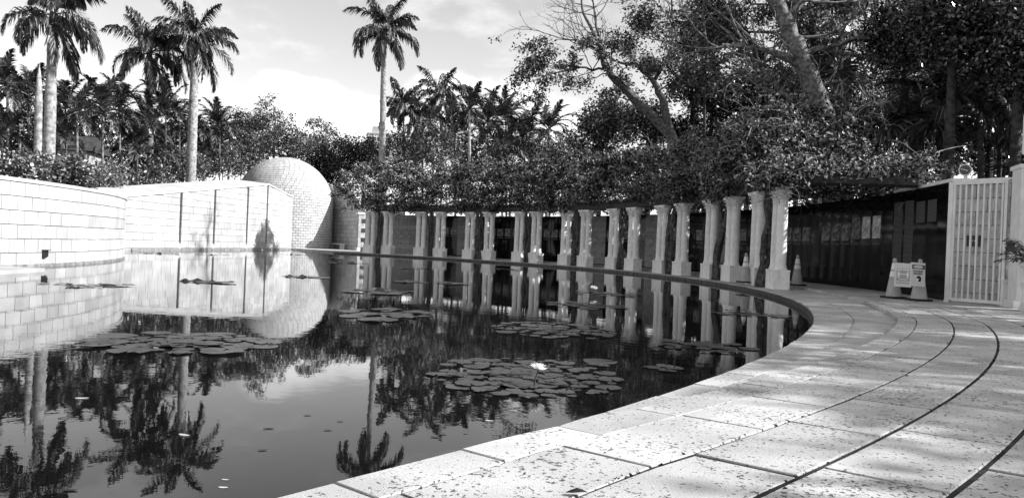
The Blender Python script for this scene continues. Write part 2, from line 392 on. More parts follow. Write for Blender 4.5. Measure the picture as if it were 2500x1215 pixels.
def palm(base, top, label, rad=.26, frs=ROYAL, nf=17, scale=1.0, kind='royal', name='royal_palm', group=None, seed=0, bark=None, lifts=None):
    r = random.Random(seed); b = Vector((base[0], base[1], 0)); tp = Vector(top)-b
    t = thing(name, label, 'palm tree', b, 0, group)
    hh = tp.z
    path = [(0,0,-.3), (tp.x*.1, tp.y*.1, hh*.12), (tp.x*.3, tp.y*.3, hh*.4), (tp.x*.65, tp.y*.65, hh*.72), tuple(tp)]
    link('trunk', trunk_mesh(path, [rad*1.25, rad*1.05, rad*1.0, rad*.95, rad*.72], bark or M_BARK_PALE, 12, .05), t)
    if kind == 'royal':
        mb = MB(); mb.lathe([(rad*.74,-.05),(rad*.86,.18),(rad*.78,.7),(rad*.5,1.35),(rad*.28,1.6)], 10, tp)
        mb.build('crownshaft', M_FROND, t, True); org = tp+Vector((0,0,1.25))
    else: org = tp
    a0 = r.uniform(0,6.28)
    for i in range(nf):
        k = min(len(frs)-1, int(i/nf*len(frs)+r.uniform(-.3,.3))) if i else 0
        k = max(0, k); az = a0+i*2.399963+r.uniform(-.2,.2); s = scale*r.uniform(.85,1.08)
        link('frond', frs[k], t, org+Vector((0,0,-.25*scale*i/nf if kind == 'royal' else 0)), (r.uniform(-.25,.25), r.uniform(-.1,.1), az), (s,s,s))
    return t

# ------------------------------------------------------------------ trees
def grow(mb, r, p, d, ln, rad, depth, tips, wob=.28, upw=.05, nch=(2,3), shrink=.68, spread_=.7, n=5, sides=5):
    pts = [p.copy()]; rr = [rad]; q = p.copy(); dd = d.copy()
    for i in range(n):
        dd = (dd + Vector((r.gauss(0,wob),r.gauss(0,wob),r.gauss(0,wob)))*.5 + Vector((0,0,upw))).normalized()
        q = q + dd*ln/n; pts.append(q.copy()); rr.append(rad*(1-.45*(i+1)/n))
        if depth > 0 and i > 1 and r.random() < .35:
            v = (dd + Vector((r.gauss(0,1),r.gauss(0,1),r.gauss(0,.7)))*spread_).normalized()
            grow(mb, r, q, v, ln*shrink*.8, rad*.5, depth-1, tips, wob, upw, nch, shrink, spread_, n, max(3,sides-1))
    mb.tube(pts, rr, sides)
    if depth <= 0: tips += pts[1:]; return
    for _ in range(r.randint(*nch)):
        v = (dd + Vector((r.gauss(0,1),r.gauss(0,1),r.gauss(0,.7)))*spread_).normalized()
        grow(mb, r, q, v, ln*shrink*r.uniform(.8,1.15), rad*.55, depth-1, tips, wob, upw, nch, shrink, spread_, n, max(3,sides-1))
def broadleaf(base, c, rad, label, nleaf, size, lm, seed=0, bark=None, name='leafy_tree', nclu=45, sig=.55, group=None, flowers=0, cat='tree', shell=.5, tr=.14, aspect=.5):
    """trunk with limbs and a crown of leaf clumps; c = crown centre (world), rad = crown half-sizes"""
    r = random.Random(seed); rn = np.random.default_rng(seed+100); b = Vector((base[0], base[1], 0)); c = Vector(c)-b
    t = thing(name, label, cat, b, 0, group); mb = MB(); tips = []
    lowz = max(.2, c.z-rad[2]*.75)
    path = [(0,0,-.3), (c.x*.25, c.y*.25, lowz*.55), (c.x*.6, c.y*.6, lowz)]
    mb.tube(path, [tr*1.3, tr, tr*.8], 8)
    cen = ell_centers(c, rad, nclu, shell, rn)
    for q in cen[:max(6, nclu//3)]:
        q = Vector(q); st = Vector(path[2]); md = st.lerp(q,.5)+Vector((r.gauss(0,.2),r.gauss(0,.2),-.15*rad[2]*r.random()))
        mb.tube([st, md, q], [tr*.45, tr*.28, tr*.08], 5)
    mb.build('trunk', bark or M_BARK, t, True)
    pts = clusters(cen, nleaf, sig, rn); pts = pts[pts[:,2] > .05]
    link('crown', leaf_mesh('crown', pts, size, lm, aspect, .5, rn), t)
    if flowers: 
        fp = clusters(cen, flowers, np.asarray(sig)*1.1, rn); fp = fp[fp[:,2] > .2]; link('blossoms', leaf_mesh('blossoms', fp, size*.9, M_FLOWER, .9, .5, rn), t)
    return t

# ------------------------------------------------------------------ block walls
def wall_block(parent, pos, s0, s1, z0, za, zb, name, mat_, gap=.006, th=.12, proud=0.0):
    (p0, n0), (p1, n1) = pos(s0+gap), pos(s1-gap)
    o = .002*random.random()+proud
    f0 = p0+n0*o; f1 = p1+n1*o; b0 = p0-n0*th; b1 = p1-n1*th
    V = lambda p, z: Vector((p.x, p.y, z))
    zl = z0+gap
    if min(za, zb)-gap-zl < .02: return
    MB().hexa([V(f0,zl),V(f1,zl),V(b1,zl),V(b0,zl)], [V(f0,za-gap),V(f1,zb-gap),V(b1,zb-gap),V(b0,za-gap)]).build(name, mat_, parent)
def wall_core(parent, pos, ss, zb, zt, inset, th, name, mat_):
    mb = MB(); k = len(ss); vs = []
    for s in ss:
        p, n_ = pos(s); f = p-n_*inset; b = p-n_*th; z = zt(s) if callable(zt) else zt
        vs += [(f.x,f.y,zb),(f.x,f.y,z),(b.x,b.y,z),(b.x,b.y,zb)]
    fs = []
    for i in range(k-1):
        a, b = 4*i, 4*i+4
        for j in range(4): j2 = (j+1) % 4; fs.append((a+j, b+j, b+j2, a+j2))
    fs += [(0,1,2,3), tuple(4*(k-1)+j for j in (3,2,1,0))]
    return mb.add(vs, fs).build(name, mat_, parent)

# curved white wall at the left
LC = Vector((-32.2, 19.5)); LR = 20.0
def lpos(s):
    a = s/LR; n_ = Vector((math.cos(a), math.sin(a))); return LC+n_*LR, n_
lw = thing('curved_wall', 'curved white stone block wall standing in the pond at the left', 'wall')
wall_core(lw, lpos, [R_(d)*LR for d in range(-30, 62, 2)], -.5, 2.0, .03, .4, 'wall_core', M_MORTAR)
BL = .56
for c in range(6):
    z0 = -.105+.35*c; s = R_(-16)*LR + (BL/2 if c % 2 else 0) + random.uniform(-.03,.03)
    while s < R_(40)*LR:
        wall_block(lw, lpos, s, s+BL, z0, z0+.35, z0+.35, 'block', M_WALL, .009); s += BL
s = R_(-16)*LR
while s < R_(40)*LR:
    wall_block(lw, lpos, s, s+BL*1.1, 1.997, 2.095, 2.095, 'coping_stone', M_WALL, .003, .44, .03); s += BL*1.1
wall_core(lw, lpos, [R_(d)*LR for d in range(-13, 42, 2)], -.3, -.045, -.012, .2, 'base_stain', mat('wet_stone', .22, .6, .4, (5,.14,.3)))
# ledge and spout at its foot
e = G(104, 655, -.05)
ld = MB(); d0 = (G(0, 655, -.05)-e); 
ld.hexa([(-13.0,10,-.3),(e.x+.35,10,-.3),(e.x+.1,e.y-.15,-.3),(-13.0,e.y+.3,-.3)], [(-13.0,10,-.035),(e.x+.38,10,-.035),(e.x+.13,e.y-.12,-.035),(-13.0,e.y+.3,-.035)])
tag(ld.build('stone_ledge', M_WALL), 'low flat stone ledge in the water at the foot of the curved wall', 'ledge')
q = G(97, 650, WZ); a = math.atan2(q.y-LC.y, q.x-LC.x); zz = AT(97, 618, q.y)
def lm(p):
    n_ = Vector((math.cos(a), math.sin(a))); tt = Vector((-n_.y, n_.x)); b = LC+n_*(LR+.005+p[0])+tt*p[1]; return (b.x, b.y, p[2])
sp = thing('wall_spout', 'small dark metal spout fixed low on the curved white wall', 'spout')
z0 = zz.z-.02
MB().add([lm(v) for v in ((0,-.06,z0-.13),(.10,-.06,z0-.05),(.10,-.06,z0+.1),(0,-.06,z0+.1),(0,.06,z0-.13),(.10,.06,z0-.05),(.10,.06,z0+.1),(0,.06,z0+.1))], [(0,1,2,3),(7,6,5,4),(0,4,5,1),(1,5,6,2),(2,6,7,3),(3,7,4,0)]).build('body', M_DARK, sp)
MB().add([lm(v) for v in ((0,-.075,z0+.102),(.16,-.075,z0+.102),(.16,.075,z0+.102),(0,.075,z0+.102),(0,-.075,z0+.118),(.16,-.075,z0+.118),(.16,.075,z0+.118),(0,.075,z0+.118))], [(0,3,2,1),(4,5,6,7),(0,1,5,4),(1,2,6,5),(2,3,7,6),(3,0,4,7)]).build('cover_plate', M_DARK, sp)

# tall white wall with slots
FA, FB = Vector((-19.15, 38.8)), Vector((-17.45, 60.74)); FD = (FB-FA).normalized(); FN = Vector((FD.y, -FD.x)); FL = (FB-FA).length
def fpos(s): return FA+FD*s, FN
def ftop(s):
    y = FA.y+FD.y*s
    return 2.72+(y-38.8)*.116 if y < 55.8 else 4.69-(y-55.8)*.12
fw = thing('slotted_wall', 'tall white block wall with dark vertical slots running up to the dome', 'wall')
SLOTS = [(43.5-38.8)/FD.y, (47.6-38.8)/FD.y, (52.4-38.8)/FD.y, (55.75-38.8)/FD.y]
HW = .13
ss = sorted(set([-9+i*.75 for i in range(12)] + [i*.75 for i in range(30)] + [(55.8-38.8)/FD.y, FL]))
wall_core(fw, fpos, ss, -.5, lambda s: ftop(s)-.02, .35, 1.6, 'wall_core', M_SLOT)
segs = []; prev = -3.0
for x in SLOTS: segs.append((prev, x-HW)); prev = x+HW
segs.append((prev, FL))
for a_, b_ in segs:
    k = max(2, int((b_-a_)/.5)); wall_core(fw, fpos, [a_+(b_-a_)*i/k for i in range(k+1)], -.5, lambda s: ftop(s)-.03, .03, .36, 'pier_core', M_GREYBLOCK)
    for c in range(13):
        z0 = .02+.4*c; s = a_+.003; first = True
        while s < b_-.05:
            ln = (.45 if c % 2 else .85) if first else random.choice((.75,.85,.95)); first = False
            s2 = min(s+ln, b_)
            if b_-s2 < .25: s2 = b_
            za, zb = min(z0+.4, ftop(s)-.1), min(z0+.4, ftop(s2)-.1)
            if za > z0+.06 or zb > z0+.06: wall_block(fw, fpos, s, s2, z0, max(za, z0+.03), max(zb, z0+.03), 'block', M_WALL, .012)
            s = s2
for x in SLOTS:      # sloping sill under each slot
    p, n_ = fpos(x-HW+.004); p2, _ = fpos(x+HW-.004); b, b2 = p-n_*.34, p2-n_*.34
    MB().hexa([(p.x,p.y,-.3),(p2.x,p2.y,-.3),(b2.x,b2.y,-.3),(b.x,b.y,-.3)], [(p.x,p.y,.22),(p2.x,p2.y,.22),(b2.x,b2.y,.45),(b.x,b.y,.45)]).build('slot_sill', M_WALL, fw)
wall_core(fw, fpos, [-.05, FL], -.3, .0, -.02, .2, 'base_stain', bpy.data.materials['wet_stone'])
vs = []; ks = [-9+i*1.0 for i in range(int(FL)+9)]+[(55.8-38.8)/FD.y, FL]; ks = sorted(ks)
for s in ks:
    p, n_ = fpos(s); f = p+n_*.05; b = p-n_*2.6; z = ftop(s)
    vs += [(f.x,f.y,z-.1),(f.x,f.y,z),(b.x,b.y,z+.22),(b.x,b.y,z-.4)]
MB().add(vs, [(4*i+j, 4*i+4+j, 4*i+4+(j+1)%4, 4*i+(j+1)%4) for i in range(len(ks)-1) for j in range(4)] + [(0,1,2,3), tuple(4*(len(ks)-1)+j for j in (3,2,1,0))]).build('sloping_roof', M_WALL, fw)

# dome on a drum
DY = 66.2; DC = AT(695, 500, DY); DR = 115*DY/1878
dm = thing('domed_building', 'white brick dome rising from a round drum behind the pond', 'building', (DC.x, DC.y, 0))
prof = [(DR-.025, -.5)] + [(DR-.015, DC.z)] + [((DR-.015)*math.cos(R_(a)), DC.z+(DR-.015)*math.sin(R_(a))) for a in range(6, 90, 6)] + [(.01, DC.z+DR-.015)]
MB().lathe(prof, 64).build('shell', M_MORTAR, dm, True)
BH, BW = .215, .42
def dome_pt(row, ang, rr):       # row = height along the surface
    z = row
    if z <= DC.z: return Vector((rr*math.cos(ang), rr*math.sin(ang), z))
    e_ = min((z-DC.z)/DR, math.pi/2-.002); return Vector((rr*math.cos(e_)*math.cos(ang), rr*math.cos(e_)*math.sin(ang), DC.z+rr*math.sin(e_)))
nrow = int((DC.z+DR*math.pi/2)/BH); allb = []
for i in range(nrow):
    z0 = -.08+i*BH; z1 = z0+BH; rad_here = math.hypot(*dome_pt(z1, 0, DR)[:2]); 
    if rad_here < .35: continue
    k = max(6, int(2*math.pi*math.hypot(*dome_pt(z0,0,DR)[:2])/BW)); o = (i % 2)*.5
    for j in range(k):
        a0 = 2*math.pi*(j+o)/k; a1 = 2*math.pi*(j+1+o)/k; am = (a0+a1)/2
        pm = dome_pt((z0+z1)/2, am, DR)
        nrm = Vector((pm.x,pm.y,max(0,pm.z-DC.z))).normalized()
        face = nrm.dot((Vector((0,0,EYE))-(Vector((DC.x,DC.y,0))+pm)).normalized())
        px_ = PX(Vector((DC.x,DC.y,0))+pm)[0]
        hidden = px_ < 712 and pm.z < 4.4
        allb.append((face*(BH*BW) if not hidden else -1, z0, z1, a0, a1))
allb.sort(key=lambda q: -q[0]); rest = MB()
for i, (fc, z0, z1, a0, a1) in enumerate(allb):
    g_ = .014; ga = g_/max(.3, math.hypot(*dome_pt((z0+z1)/2,0,DR)[:2])); o = .012*random.random()
    q = [dome_pt(z0+g_,a0+ga,DR+o),dome_pt(z0+g_,a1-ga,DR+o),dome_pt(z1-g_,a1-ga,DR+o),dome_pt(z1-g_,a0+ga,DR+o)]
    r_ = [dome_pt(z0+g_,a0+ga,DR-.03),dome_pt(z0+g_,a1-ga,DR-.03),dome_pt(z1-g_,a1-ga,DR-.03),dome_pt(z1-g_,a0+ga,DR-.03)]
    fs = [(0,1,2,3),(0,4,5,1),(1,5,6,2),(2,6,7,3),(3,7,4,0)]
    if i < 298: MB().add(q+r_, fs).build('brick', M_DOME, dm)
    else: rest.add(q+r_, fs)
ro = rest.build('bricks', M_DOME, dm); ro['kind'] = 'stuff'

# forecourt beside the dome, kerb closing the pond, side wall and bench
fc = [P(60,PR+.3,.012), P(66.5,PR+.05,.012), Vector((-17.3,61.0,.012)), Vector((-17.3,80,.012)), Vector((0,80,.012)), P(58,PR+8,.012)]
tag(MB().add(fc, [(0,5,4,3,2,1)]).build('forecourt', M_PAVER), kind='structure')
k0, k1 = P(66, PR, 0), Vector((-17.38, 60.9, 0)); d_ = (k1-k0).normalized(); n_ = Vector((-d_.y, d_.x, 0))
for i in range(10):
    p, q = k0.lerp(k1, i/10)+d_*.01, k0.lerp(k1, (i+1)/10)-d_*.01; u = -n_*.5
    if u.y < 0: u = -u
    MB().hexa([p+Vector((0,0,-.3)),q+Vector((0,0,-.3)),q+u+Vector((0,0,-.3)),p+u+Vector((0,0,-.3))][::1], [p+Vector((0,0,.02)),q+Vector((0,0,.02)),q+u+Vector((0,0,.02)),p+u+Vector((0,0,.02))]).build('coping_stone', M_PAVER, cop)
SA, SB = AT(792, 611, 70.0), AT(871, 613, 63.0); SA, SB = Vector((SA.x,SA.y)), Vector((SB.x,SB.y)); SD = (SB-SA).normalized(); SN = Vector((SD.y,-SD.x)); SL = (SB-SA).length
def spos(s): return SA+SD*s, SN
swl = thing('side_wall', 'white block wall between the dome and the first columns', 'wall')
stop = lambda s: 5.4 if s < SL*.45 else 5.4-2.3*((s-SL*.45)/(SL*.55))**1.6
wall_core(swl, spos, [SL*i/12 for i in range(13)], -.3, lambda s: stop(s)-.03, .014, .5, 'wall_core', M_MORTAR)
for c in range(16):
    z0 = .02+.34*c; s = 0; first = True
    while s < SL-.05:
        ln = (.35 if c % 2 else .62) if first else random.choice((.5,.62,.75)); first = False; s2 = min(SL, s+ln)
        za, zb = min(z0+.34, stop(s)), min(z0+.34, stop(s2))
        if min(za,zb) > z0+.05: wall_block(swl, spos, s, s2, z0, za, zb, 'block', M_WALL, .012)
        s = s2
ang_s = math.atan2(SD.y, SD.x)
pl = thing('wall_pilaster', 'plain white stone pilaster at the end of the side wall', 'pilaster', (*(SB+SD*.22), 0), ang_s)
MB().box(-.22,.22,-.1,.4,-.2,2.98).build('pilaster_shaft', M_GREYBLOCK, pl); MB().box(-.3,.3,-.18,.48,2.98,3.12).build('cap', M_WHITE, pl); MB().box(-.27,.27,-.15,.45,-.2,.25).build('base', M_WHITE, pl)
bn = thing('stone_bench', 'low stone bench along the side wall next to the dome', 'bench', (*(SA+SD*SL*.55+SN*.45), 0), ang_s)
MB().box(-1.6,1.6,-.22,.22,.42,.5).build('seat', M_COLUMN, bn)
for x in (-1.4, 1.4): MB().box(x-.1,x+.1,-.17,.17,-.1,.42).build('leg', M_COLUMN, bn)

# ------------------------------------------------------------------ colonnade
RC = PR+.70; HCOL = 2.87
PAIRS = [(902,946),(1026,1073),(1145,1192),(1266,1307),(1380,1427),(1497,1544),(1614,1663),(1733,1784),(1846,1897)]
TH = [(theta_at_px(a, RC, .0), theta_at_px(b, RC, .0)) for a, b in PAIRS]
def twin_meshes():
    mb = MB().box(-.40,.40,-.215,.215,-.06,.50); mb.box(-.415,.415,-.23,.23,-.06,.09)
    pl_ = MB(); 
    b = .012
    pl_.hexa([(-.44,-.215,-.06),(.44,-.215,-.06),(.44,.215,-.06),(-.44,.215,-.06)], [(-.435,-.21,.505),(.435,-.21,.505),(.435,.21,.505),(-.435,.21,.505)])
    pl_.hexa([(-.45,-.225,.505),(.45,-.225,.505),(.45,.225,.505),(-.45,.225,.505)], [(-.44,-.215,.545),(.44,-.215,.545),(.44,.215,.545),(-.44,.215,.545)])
    sh = MB().lathe([(.185,.545),(.19,.565),(.185,.59),(.165,.605),(.172,.625),(.165,.645),(.152,.67),(.150,1.2),(.147,1.8),(.138,2.42),(.138,2.44),(.158,2.455),(.158,2.475),(.14,2.49)], 20)
    cp = MB().lathe([(.14,2.49),(.145,2.55),(.165,2.64),(.20,2.74),(.215,2.78)], 16)
    for k in range(8):          # leaves of the capital
        a = k*math.pi/4
        for zz, rr, ww in ((2.5,.145,.075),(2.6,.17,.07)):
            aa = a+(math.pi/8 if zz > 2.55 else 0); u = Vector((math.cos(aa),math.sin(aa),0)); t_ = Vector((-u.y,u.x,0))
            cp.add([u*rr-t_*ww*.5+Vector((0,0,zz)), u*rr+t_*ww*.5+Vector((0,0,zz)), u*(rr+.03)+t_*ww*.6+Vector((0,0,zz+.09)), u*(rr+.075)+Vector((0,0,zz+.135)), u*(rr+.03)-t_*ww*.6+Vector((0,0,zz+.09)), u*(rr+.085)+Vector((0,0,zz+.09))], [(0,1,2,4),(2,3,4),(2,5,3),(3,5,4)])
    ab = MB().box(-.22,.22,-.22,.22,2.78,2.84); ab.box(-.235,.235,-.235,.235,2.84,2.87)
    return pl_.mesh('plinth', M_COLUMN), sh.mesh('shaft', M_COLUMN, True), cp.mesh('capital', M_COLUMN, False), ab.mesh('abacus', M_COLUMN)
PLM, SHM, CPM, ABM = twin_meshes()
for i, pr in enumerate(TH):
    for j, th in enumerate(pr):
        side = ('left','right')[j]
        t = thing('twin_column', f'twin stone column on a plinth, {side} one of the {ORD[i]} pair counted from the dome', 'column', P(th, RC, .0), R_(th-90), 'twin columns along the pond')
        t.rotation_euler.z = R_(th+90)
        pl_o = link('plinth', PLM, t); pl_o.rotation_euler = (0,0,0)
        for x in (-.238, .238):
            so = link('shaft', SHM, t, (x,0,0)); c_ = link('capital', CPM, t, (x,0,0), (0,0,random.uniform(-.1,.1))); link('abacus', ABM, c_)
THC = [(a+b)/2 for a, b in TH]

# pergola beams and rafters
pg = thing('pergola', 'dark timber pergola frame resting on the twin columns and back wall', 'pergola')
def arc_beam(t0, t1, r0, r1, z0, z1, name, parent, mat_):
    k = max(2, int(abs(t1-t0)/1.5)); vs = []
    for i in range(k+1):
        t = t0+(t1-t0)*i/k; vs += [P(t,r0,z0),P(t,r0,z1),P(t,r1,z1),P(t,r1,z0)]
    MB().add(vs, [(4*i+j, 4*i+(j+1)%4, 4*i+4+(j+1)%4, 4*i+4+j) for i in range(k) for j in range(4)] + [(3,2,1,0), tuple(4*k+j for j in range(4))]).build(name, mat_, parent)
TEND, TFAR = -9.6, 61.5
arc_beam(TH[-1][1]-1.5, TFAR, RC-.13, RC+.13, HCOL, HCOL+.26, 'beam', pg, M_BEAM)
t = TH[-1][1]-1.3
rf = MB().box(-.05,.05,-.30,4.2,0,.16).mesh('rafter', M_BEAM)
while t < TFAR: link('rafter', rf, pg, P(t, RC-.1, HCOL+.262), (0,0,R_(t-90))); t += 1.05
e0 = P(TH[-1][1]-1.4, RC, 0); e1 = P(TH[-1][1]-3.6, 35.9, 0); d_ = (e1-e0)
MB().tube([e0+Vector((0,0,HCOL+.13)), e1+Vector((0,0,2.9))], .13, 4).build('end_beam', M_BEAM, pg)

# back wall: black granite panels, pale block stretches
RW = 36.0
bwl = thing('memorial_wall', 'long curved wall of polished black granite panels behind the columns', 'wall')
arc_beam(TEND, 66, RW+.04, RW+.4, -.1, 2.78, 'wall_core', bwl, mat('dark_core', .02, .8, .2))
arc_beam(TEND-.05, theta_at_px(2185, RW, 2.8), RW-.04, RW+.45, 2.782, 2.86, 'coping', bwl, M_WHITE)
def pic_mat(i, lo, hi, sc_):
    m_ = mat('etched_picture_%d' % i, .2, .35, .4); t_ = m_.node_tree; b_ = t_.nodes['Principled BSDF']
    tc_ = N(t_,'ShaderNodeTexCoord'); n_ = N(t_,'ShaderNodeTexNoise'); n_.inputs['Scale'].default_value = sc_; n_.inputs['Detail'].default_value = 6; n_.inputs['Roughness'].default_value = .65; n_.inputs['Distortion'].default_value = .6
    mp_ = N(t_,'ShaderNodeMapping'); mp_.inputs['Location'].default_value = (i*3.1, i*1.7, i); L(t_, tc_.outputs['Object'], mp_.inputs[0]); L(t_, mp_.outputs[0], n_.inputs['Vector'])
    L(t_, maprange(t_, n_.outputs['Fac'], .36, .64, lo, hi), b_.inputs['Base Color']); return m_
PICS = [pic_mat(i, .01, .30, 7) for i in range(4)] + [pic_mat(5, .25, .85, 6)]
def text_mat():
    m_ = mat('engraved_lines', .1, .5, .3); t_ = m_.node_tree; b_ = t_.nodes['Principled BSDF']; tc_ = N(t_,'ShaderNodeTexCoord')
    sx = N(t_,'ShaderNodeSeparateXYZ'); L(t_, tc_.outputs['Object'], sx.inputs[0])
    row = mth(t_,'MULTIPLY', sx.outputs['Z'], 30.0); fr = mth(t_,'FRACT', row); on = mth(t_,'GREATER_THAN', fr, .52)
    cb = N(t_,'ShaderNodeCombineXYZ'); L(t_, mth(t_,'MULTIPLY', sx.outputs['X'], 34), cb.inputs[0]); L(t_, mth(t_,'FLOOR', row), cb.inputs[1])
    n_ = N(t_,'ShaderNodeTexNoise'); n_.inputs['Scale'].default_value = 1.0; n_.inputs['Detail'].default_value = 1; L(t_, cb.outputs[0], n_.inputs['Vector'])
    v = mth(t_,'MULTIPLY', on, mth(t_,'GREATER_THAN', n_.outputs['Fac'], .42)); L(t_, maprange(t_, v, 0, 1, .005, .16, False), b_.inputs['Base Color']); return m_
M_TEXT = text_mat()
PW = .70; dth = math.degrees(PW/RW); t = TEND+.02; i = 0
pan = MB().box(-PW/2+.004,PW/2-.004,-.03,.03,.1,2.775).mesh('granite_panel', M_GRANITE)
piers = [theta_at_px(x, RW, .5) for x in (1128, 1462, 1594)]; tblk = theta_at_px(1088, RW, .5)
while t < tblk:
    tm = t+dth/2; o = P(tm, RW, 0)
    if any(abs(tm-q) < dth*.8 for q in piers):
        for c in range(9):
            MB().box(-PW/2+.006,PW/2-.006,-.05,.03,.06+.3*c+.005,.06+.3*(c+1)-.005).build('pier_block', M_GREYBLOCK, bwl, loc=o).rotation_euler = (0,0,R_(tm-90))
    else:
        po = link('granite_panel', pan, bwl, o, (0,0,R_(tm-90)))
        px_ = PX(P(tm, RW, 1.7))[0]
        if px_ > 2168:
            if px_ < 2290:
                z0_, z1_ = (.55,2.5) if px_ < 2230 else (1.9,2.45)
                MB().box(-.27,.27,-.034,-.031,z0_,z1_).build('engraved_text', M_TEXT, po)
        elif i % 7 != 5:
            big = px_ > 2085
            z0_, z1_ = (1.55, 2.2) if big else (1.5, 1.98)
            MB().box(-.27,.27,-.034,-.031,z0_,z1_).build('etched_picture', PICS[4] if px_ > 2110 else PICS[i % 4], po)
            MB().box(-.27,.27,-.034,-.031,1.36,1.44).build('engraved_text', M_TEXT, po)
    t += dth; i += 1
MB().box(-PW/2,PW/2,-.06,.05,-.05,.1).mesh('x')
arc_beam(TEND, tblk, RW-.06, RW+.03, -.05, .098, 'base', bwl, M_GRANITE)
gwl = thing('shaded_block_wall', 'grey block wall in shade behind the two pairs of columns nearest the dome', 'wall')
arc_beam(t, 66, RW-.005, RW+.035, -.05, 2.779, 'wall_core', gwl, M_MORTAR)
t0 = t
for c in range(8):
    z0 = .02+.345*c; t = t0+(.45 if c % 2 else 0)
    while t < 65.5:
        dt = 1.15; o = P(t+dt/2, RW-.03, 0); wd = R_(dt)*RW/2-.008
        MB().box(-wd,wd,-.02,.02,z0+.008,z0+.337).build('block', M_GREYBLOCK, gwl, loc=o).rotation_euler = (0,0,R_(t+dt/2-90)); t += dt

# ------------------------------------------------------------------ vines over the pergola
def vtop(t): 
    return 3.35+2.15*min(1, max(0,(t+6.3)/6.5))**.8 + .25*math.sin(t*.45)+.15*math.sin(t*1.1+1) + .006*max(0,t)
edges = [-6.3]+[(THC[i]+THC[i+1])/2 for i in range(len(THC)-1)][::-1]+[66.5]
cen_sorted = THC[::-1]
for i, tcn in enumerate(cen_sorted):
    t0, t1 = edges[i], edges[i+1]; num = len(THC)-1-i
    r = random.Random(40+i); rn = np.random.default_rng(900+i)
    b = P(tcn, RC+.02, 0)
    v = thing('climbing_vine', f'leafy climbing vine with twisted stems between the {ORD[num]} pair of columns counted from the dome', 'vine', b, 0, 'vines covering the pergola')
    sb = MB(); ns = 6 if i not in (0,1) else 5; thick = .058 if i > 1 else .07
    for k in range(ns):
        a0 = r.uniform(-.10,.10); pts = []; ph = r.uniform(0,6.28); tx = r.uniform(-.32,.32); lean = -.25+r.uniform(-.2,.2)
        for j in range(13):
            s = j/12; tang = a0*(1-s)+tx*s+lean*(1-s)**2*.8+.07*math.sin(ph+7*s); rd = .02+.10*math.sin(ph*2+6*s)+.25*s*r.uniform(.8,1.1)-.24
            pts.append(P(tcn+math.degrees(tang/RC), RC+rd, -.05+3.05*s)-b)
        sb.tube(pts, [thick*(1.5-.8*j/12)*r.uniform(.85,1.15) for j in range(13)], 7)
    sb.tube([Vector((0,0,-.05)),Vector((0,0,.12)),Vector((.0,.02,.4))], [.2,.16,.08], 8)
    sb.build('stems', M_VINEWOOD, v, True)
    # foliage: clumps filling the space above the rafters, fringe hanging on the pond side
    wdeg = t1-t0; cen = []; fill = []; top_c = []
    def ztop(t, rr):
        q = (rr-1.9)/2.5; return 3.0+(vtop(t)-3.0)*math.sqrt(max(0,1-q*q*.9))
    for _ in range(int(wdeg*5)):          # clumps on the outer surface
        t = rn.uniform(t0,t1); rr = rn.uniform(-.1,4.1); zt = ztop(t, rr); u = rn.random()
        if u < .6: q = P(t, PR+.2+rr, zt-rn.uniform(-.1,.25))
        elif u < .85: q = P(t, PR+.25+rn.uniform(-.25,.3), rn.uniform(2.95, max(3.2, ztop(t,.3))))
        else: q = P(t, PR+4.1+rn.uniform(-.3,.3), rn.uniform(2.75,3.6))
        big = rn.uniform(.25,.6)
        for _ in range(5): top_c.append(q-b+Vector(rn.normal(0,big*.55,3)))
    for _ in range(int(wdeg*14)):
        t = rn.uniform(t0,t1); rr = rn.uniform(.1,4.0); zt = ztop(t, rr); fill.append(P(t, PR+.2+rr, rn.uniform(3.0, max(3.1, zt-.25)))-b)
    near_ = i < 3; scl = wdeg/7.4
    pts = np.concatenate([clusters(top_c, int((17000 if near_ else 9500)*scl), (.2,.2,.13), rn), clusters(fill, int((9000 if near_ else 6000)*scl), (.4,.4,.25), rn)])
    tw = MB(); extra = []
    for _ in range(int((110 if near_ else 55)*scl)):     # long shoots arching out of the mass
        c = Vector(top_c[r.randrange(len(top_c))]); outw = Vector((-math.cos(R_(tcn)), -math.sin(R_(tcn)), 0))
        d = (outw*r.uniform(-.3,.9)+Vector((r.gauss(0,.7),r.gauss(0,.7),r.uniform(.0,1.2)))).normalized(); q = c.copy(); ps = [q.copy()]
        for k in range(6): d = (d+Vector((r.gauss(0,.25),r.gauss(0,.25),-.20))).normalized(); q = q+d*r.uniform(.12,.22); ps.append(q.copy())
        tw.tube(ps, [.012,.011,.010,.009,.007,.005,.003], 3)
        for k in range(14 if near_ else 9):
            j = r.uniform(.8,6); m0 = int(min(5,j)); extra.append(ps[m0].lerp(ps[m0+1], j-m0)+Vector((r.gauss(0,.05),r.gauss(0,.05),r.gauss(0,.05))))
    for _ in range(int((120 if near_ else 30)*scl)):
        c = Vector(top_c[r.randrange(len(top_c))]); d = Vector((r.gauss(0,1),r.gauss(0,1),r.gauss(.1,.5))).normalized(); q = c.copy(); ps = [q.copy()]
        for k in range(5): d = (d+Vector((r.gauss(0,.35),r.gauss(0,.35),r.gauss(-.06,.35)))).normalized(); q = q+d*r.uniform(.16,.3); ps.append(q.copy())
        tw.tube(ps, [.011,.010,.009,.008,.006,.004], 3)
    pts = np.concatenate([pts, np.array([tuple(q) for q in extra])]); pts = pts[pts[:,2] > 2.66+.25*rn.random(len(pts))]
    link('foliage', leaf_mesh('foliage', pts, .098 if near_ else .135, M_VINE, .6, .45, rn, .6), v)
    tw.build('twigs', M_TWIG, v)['kind'] = 'stuff'

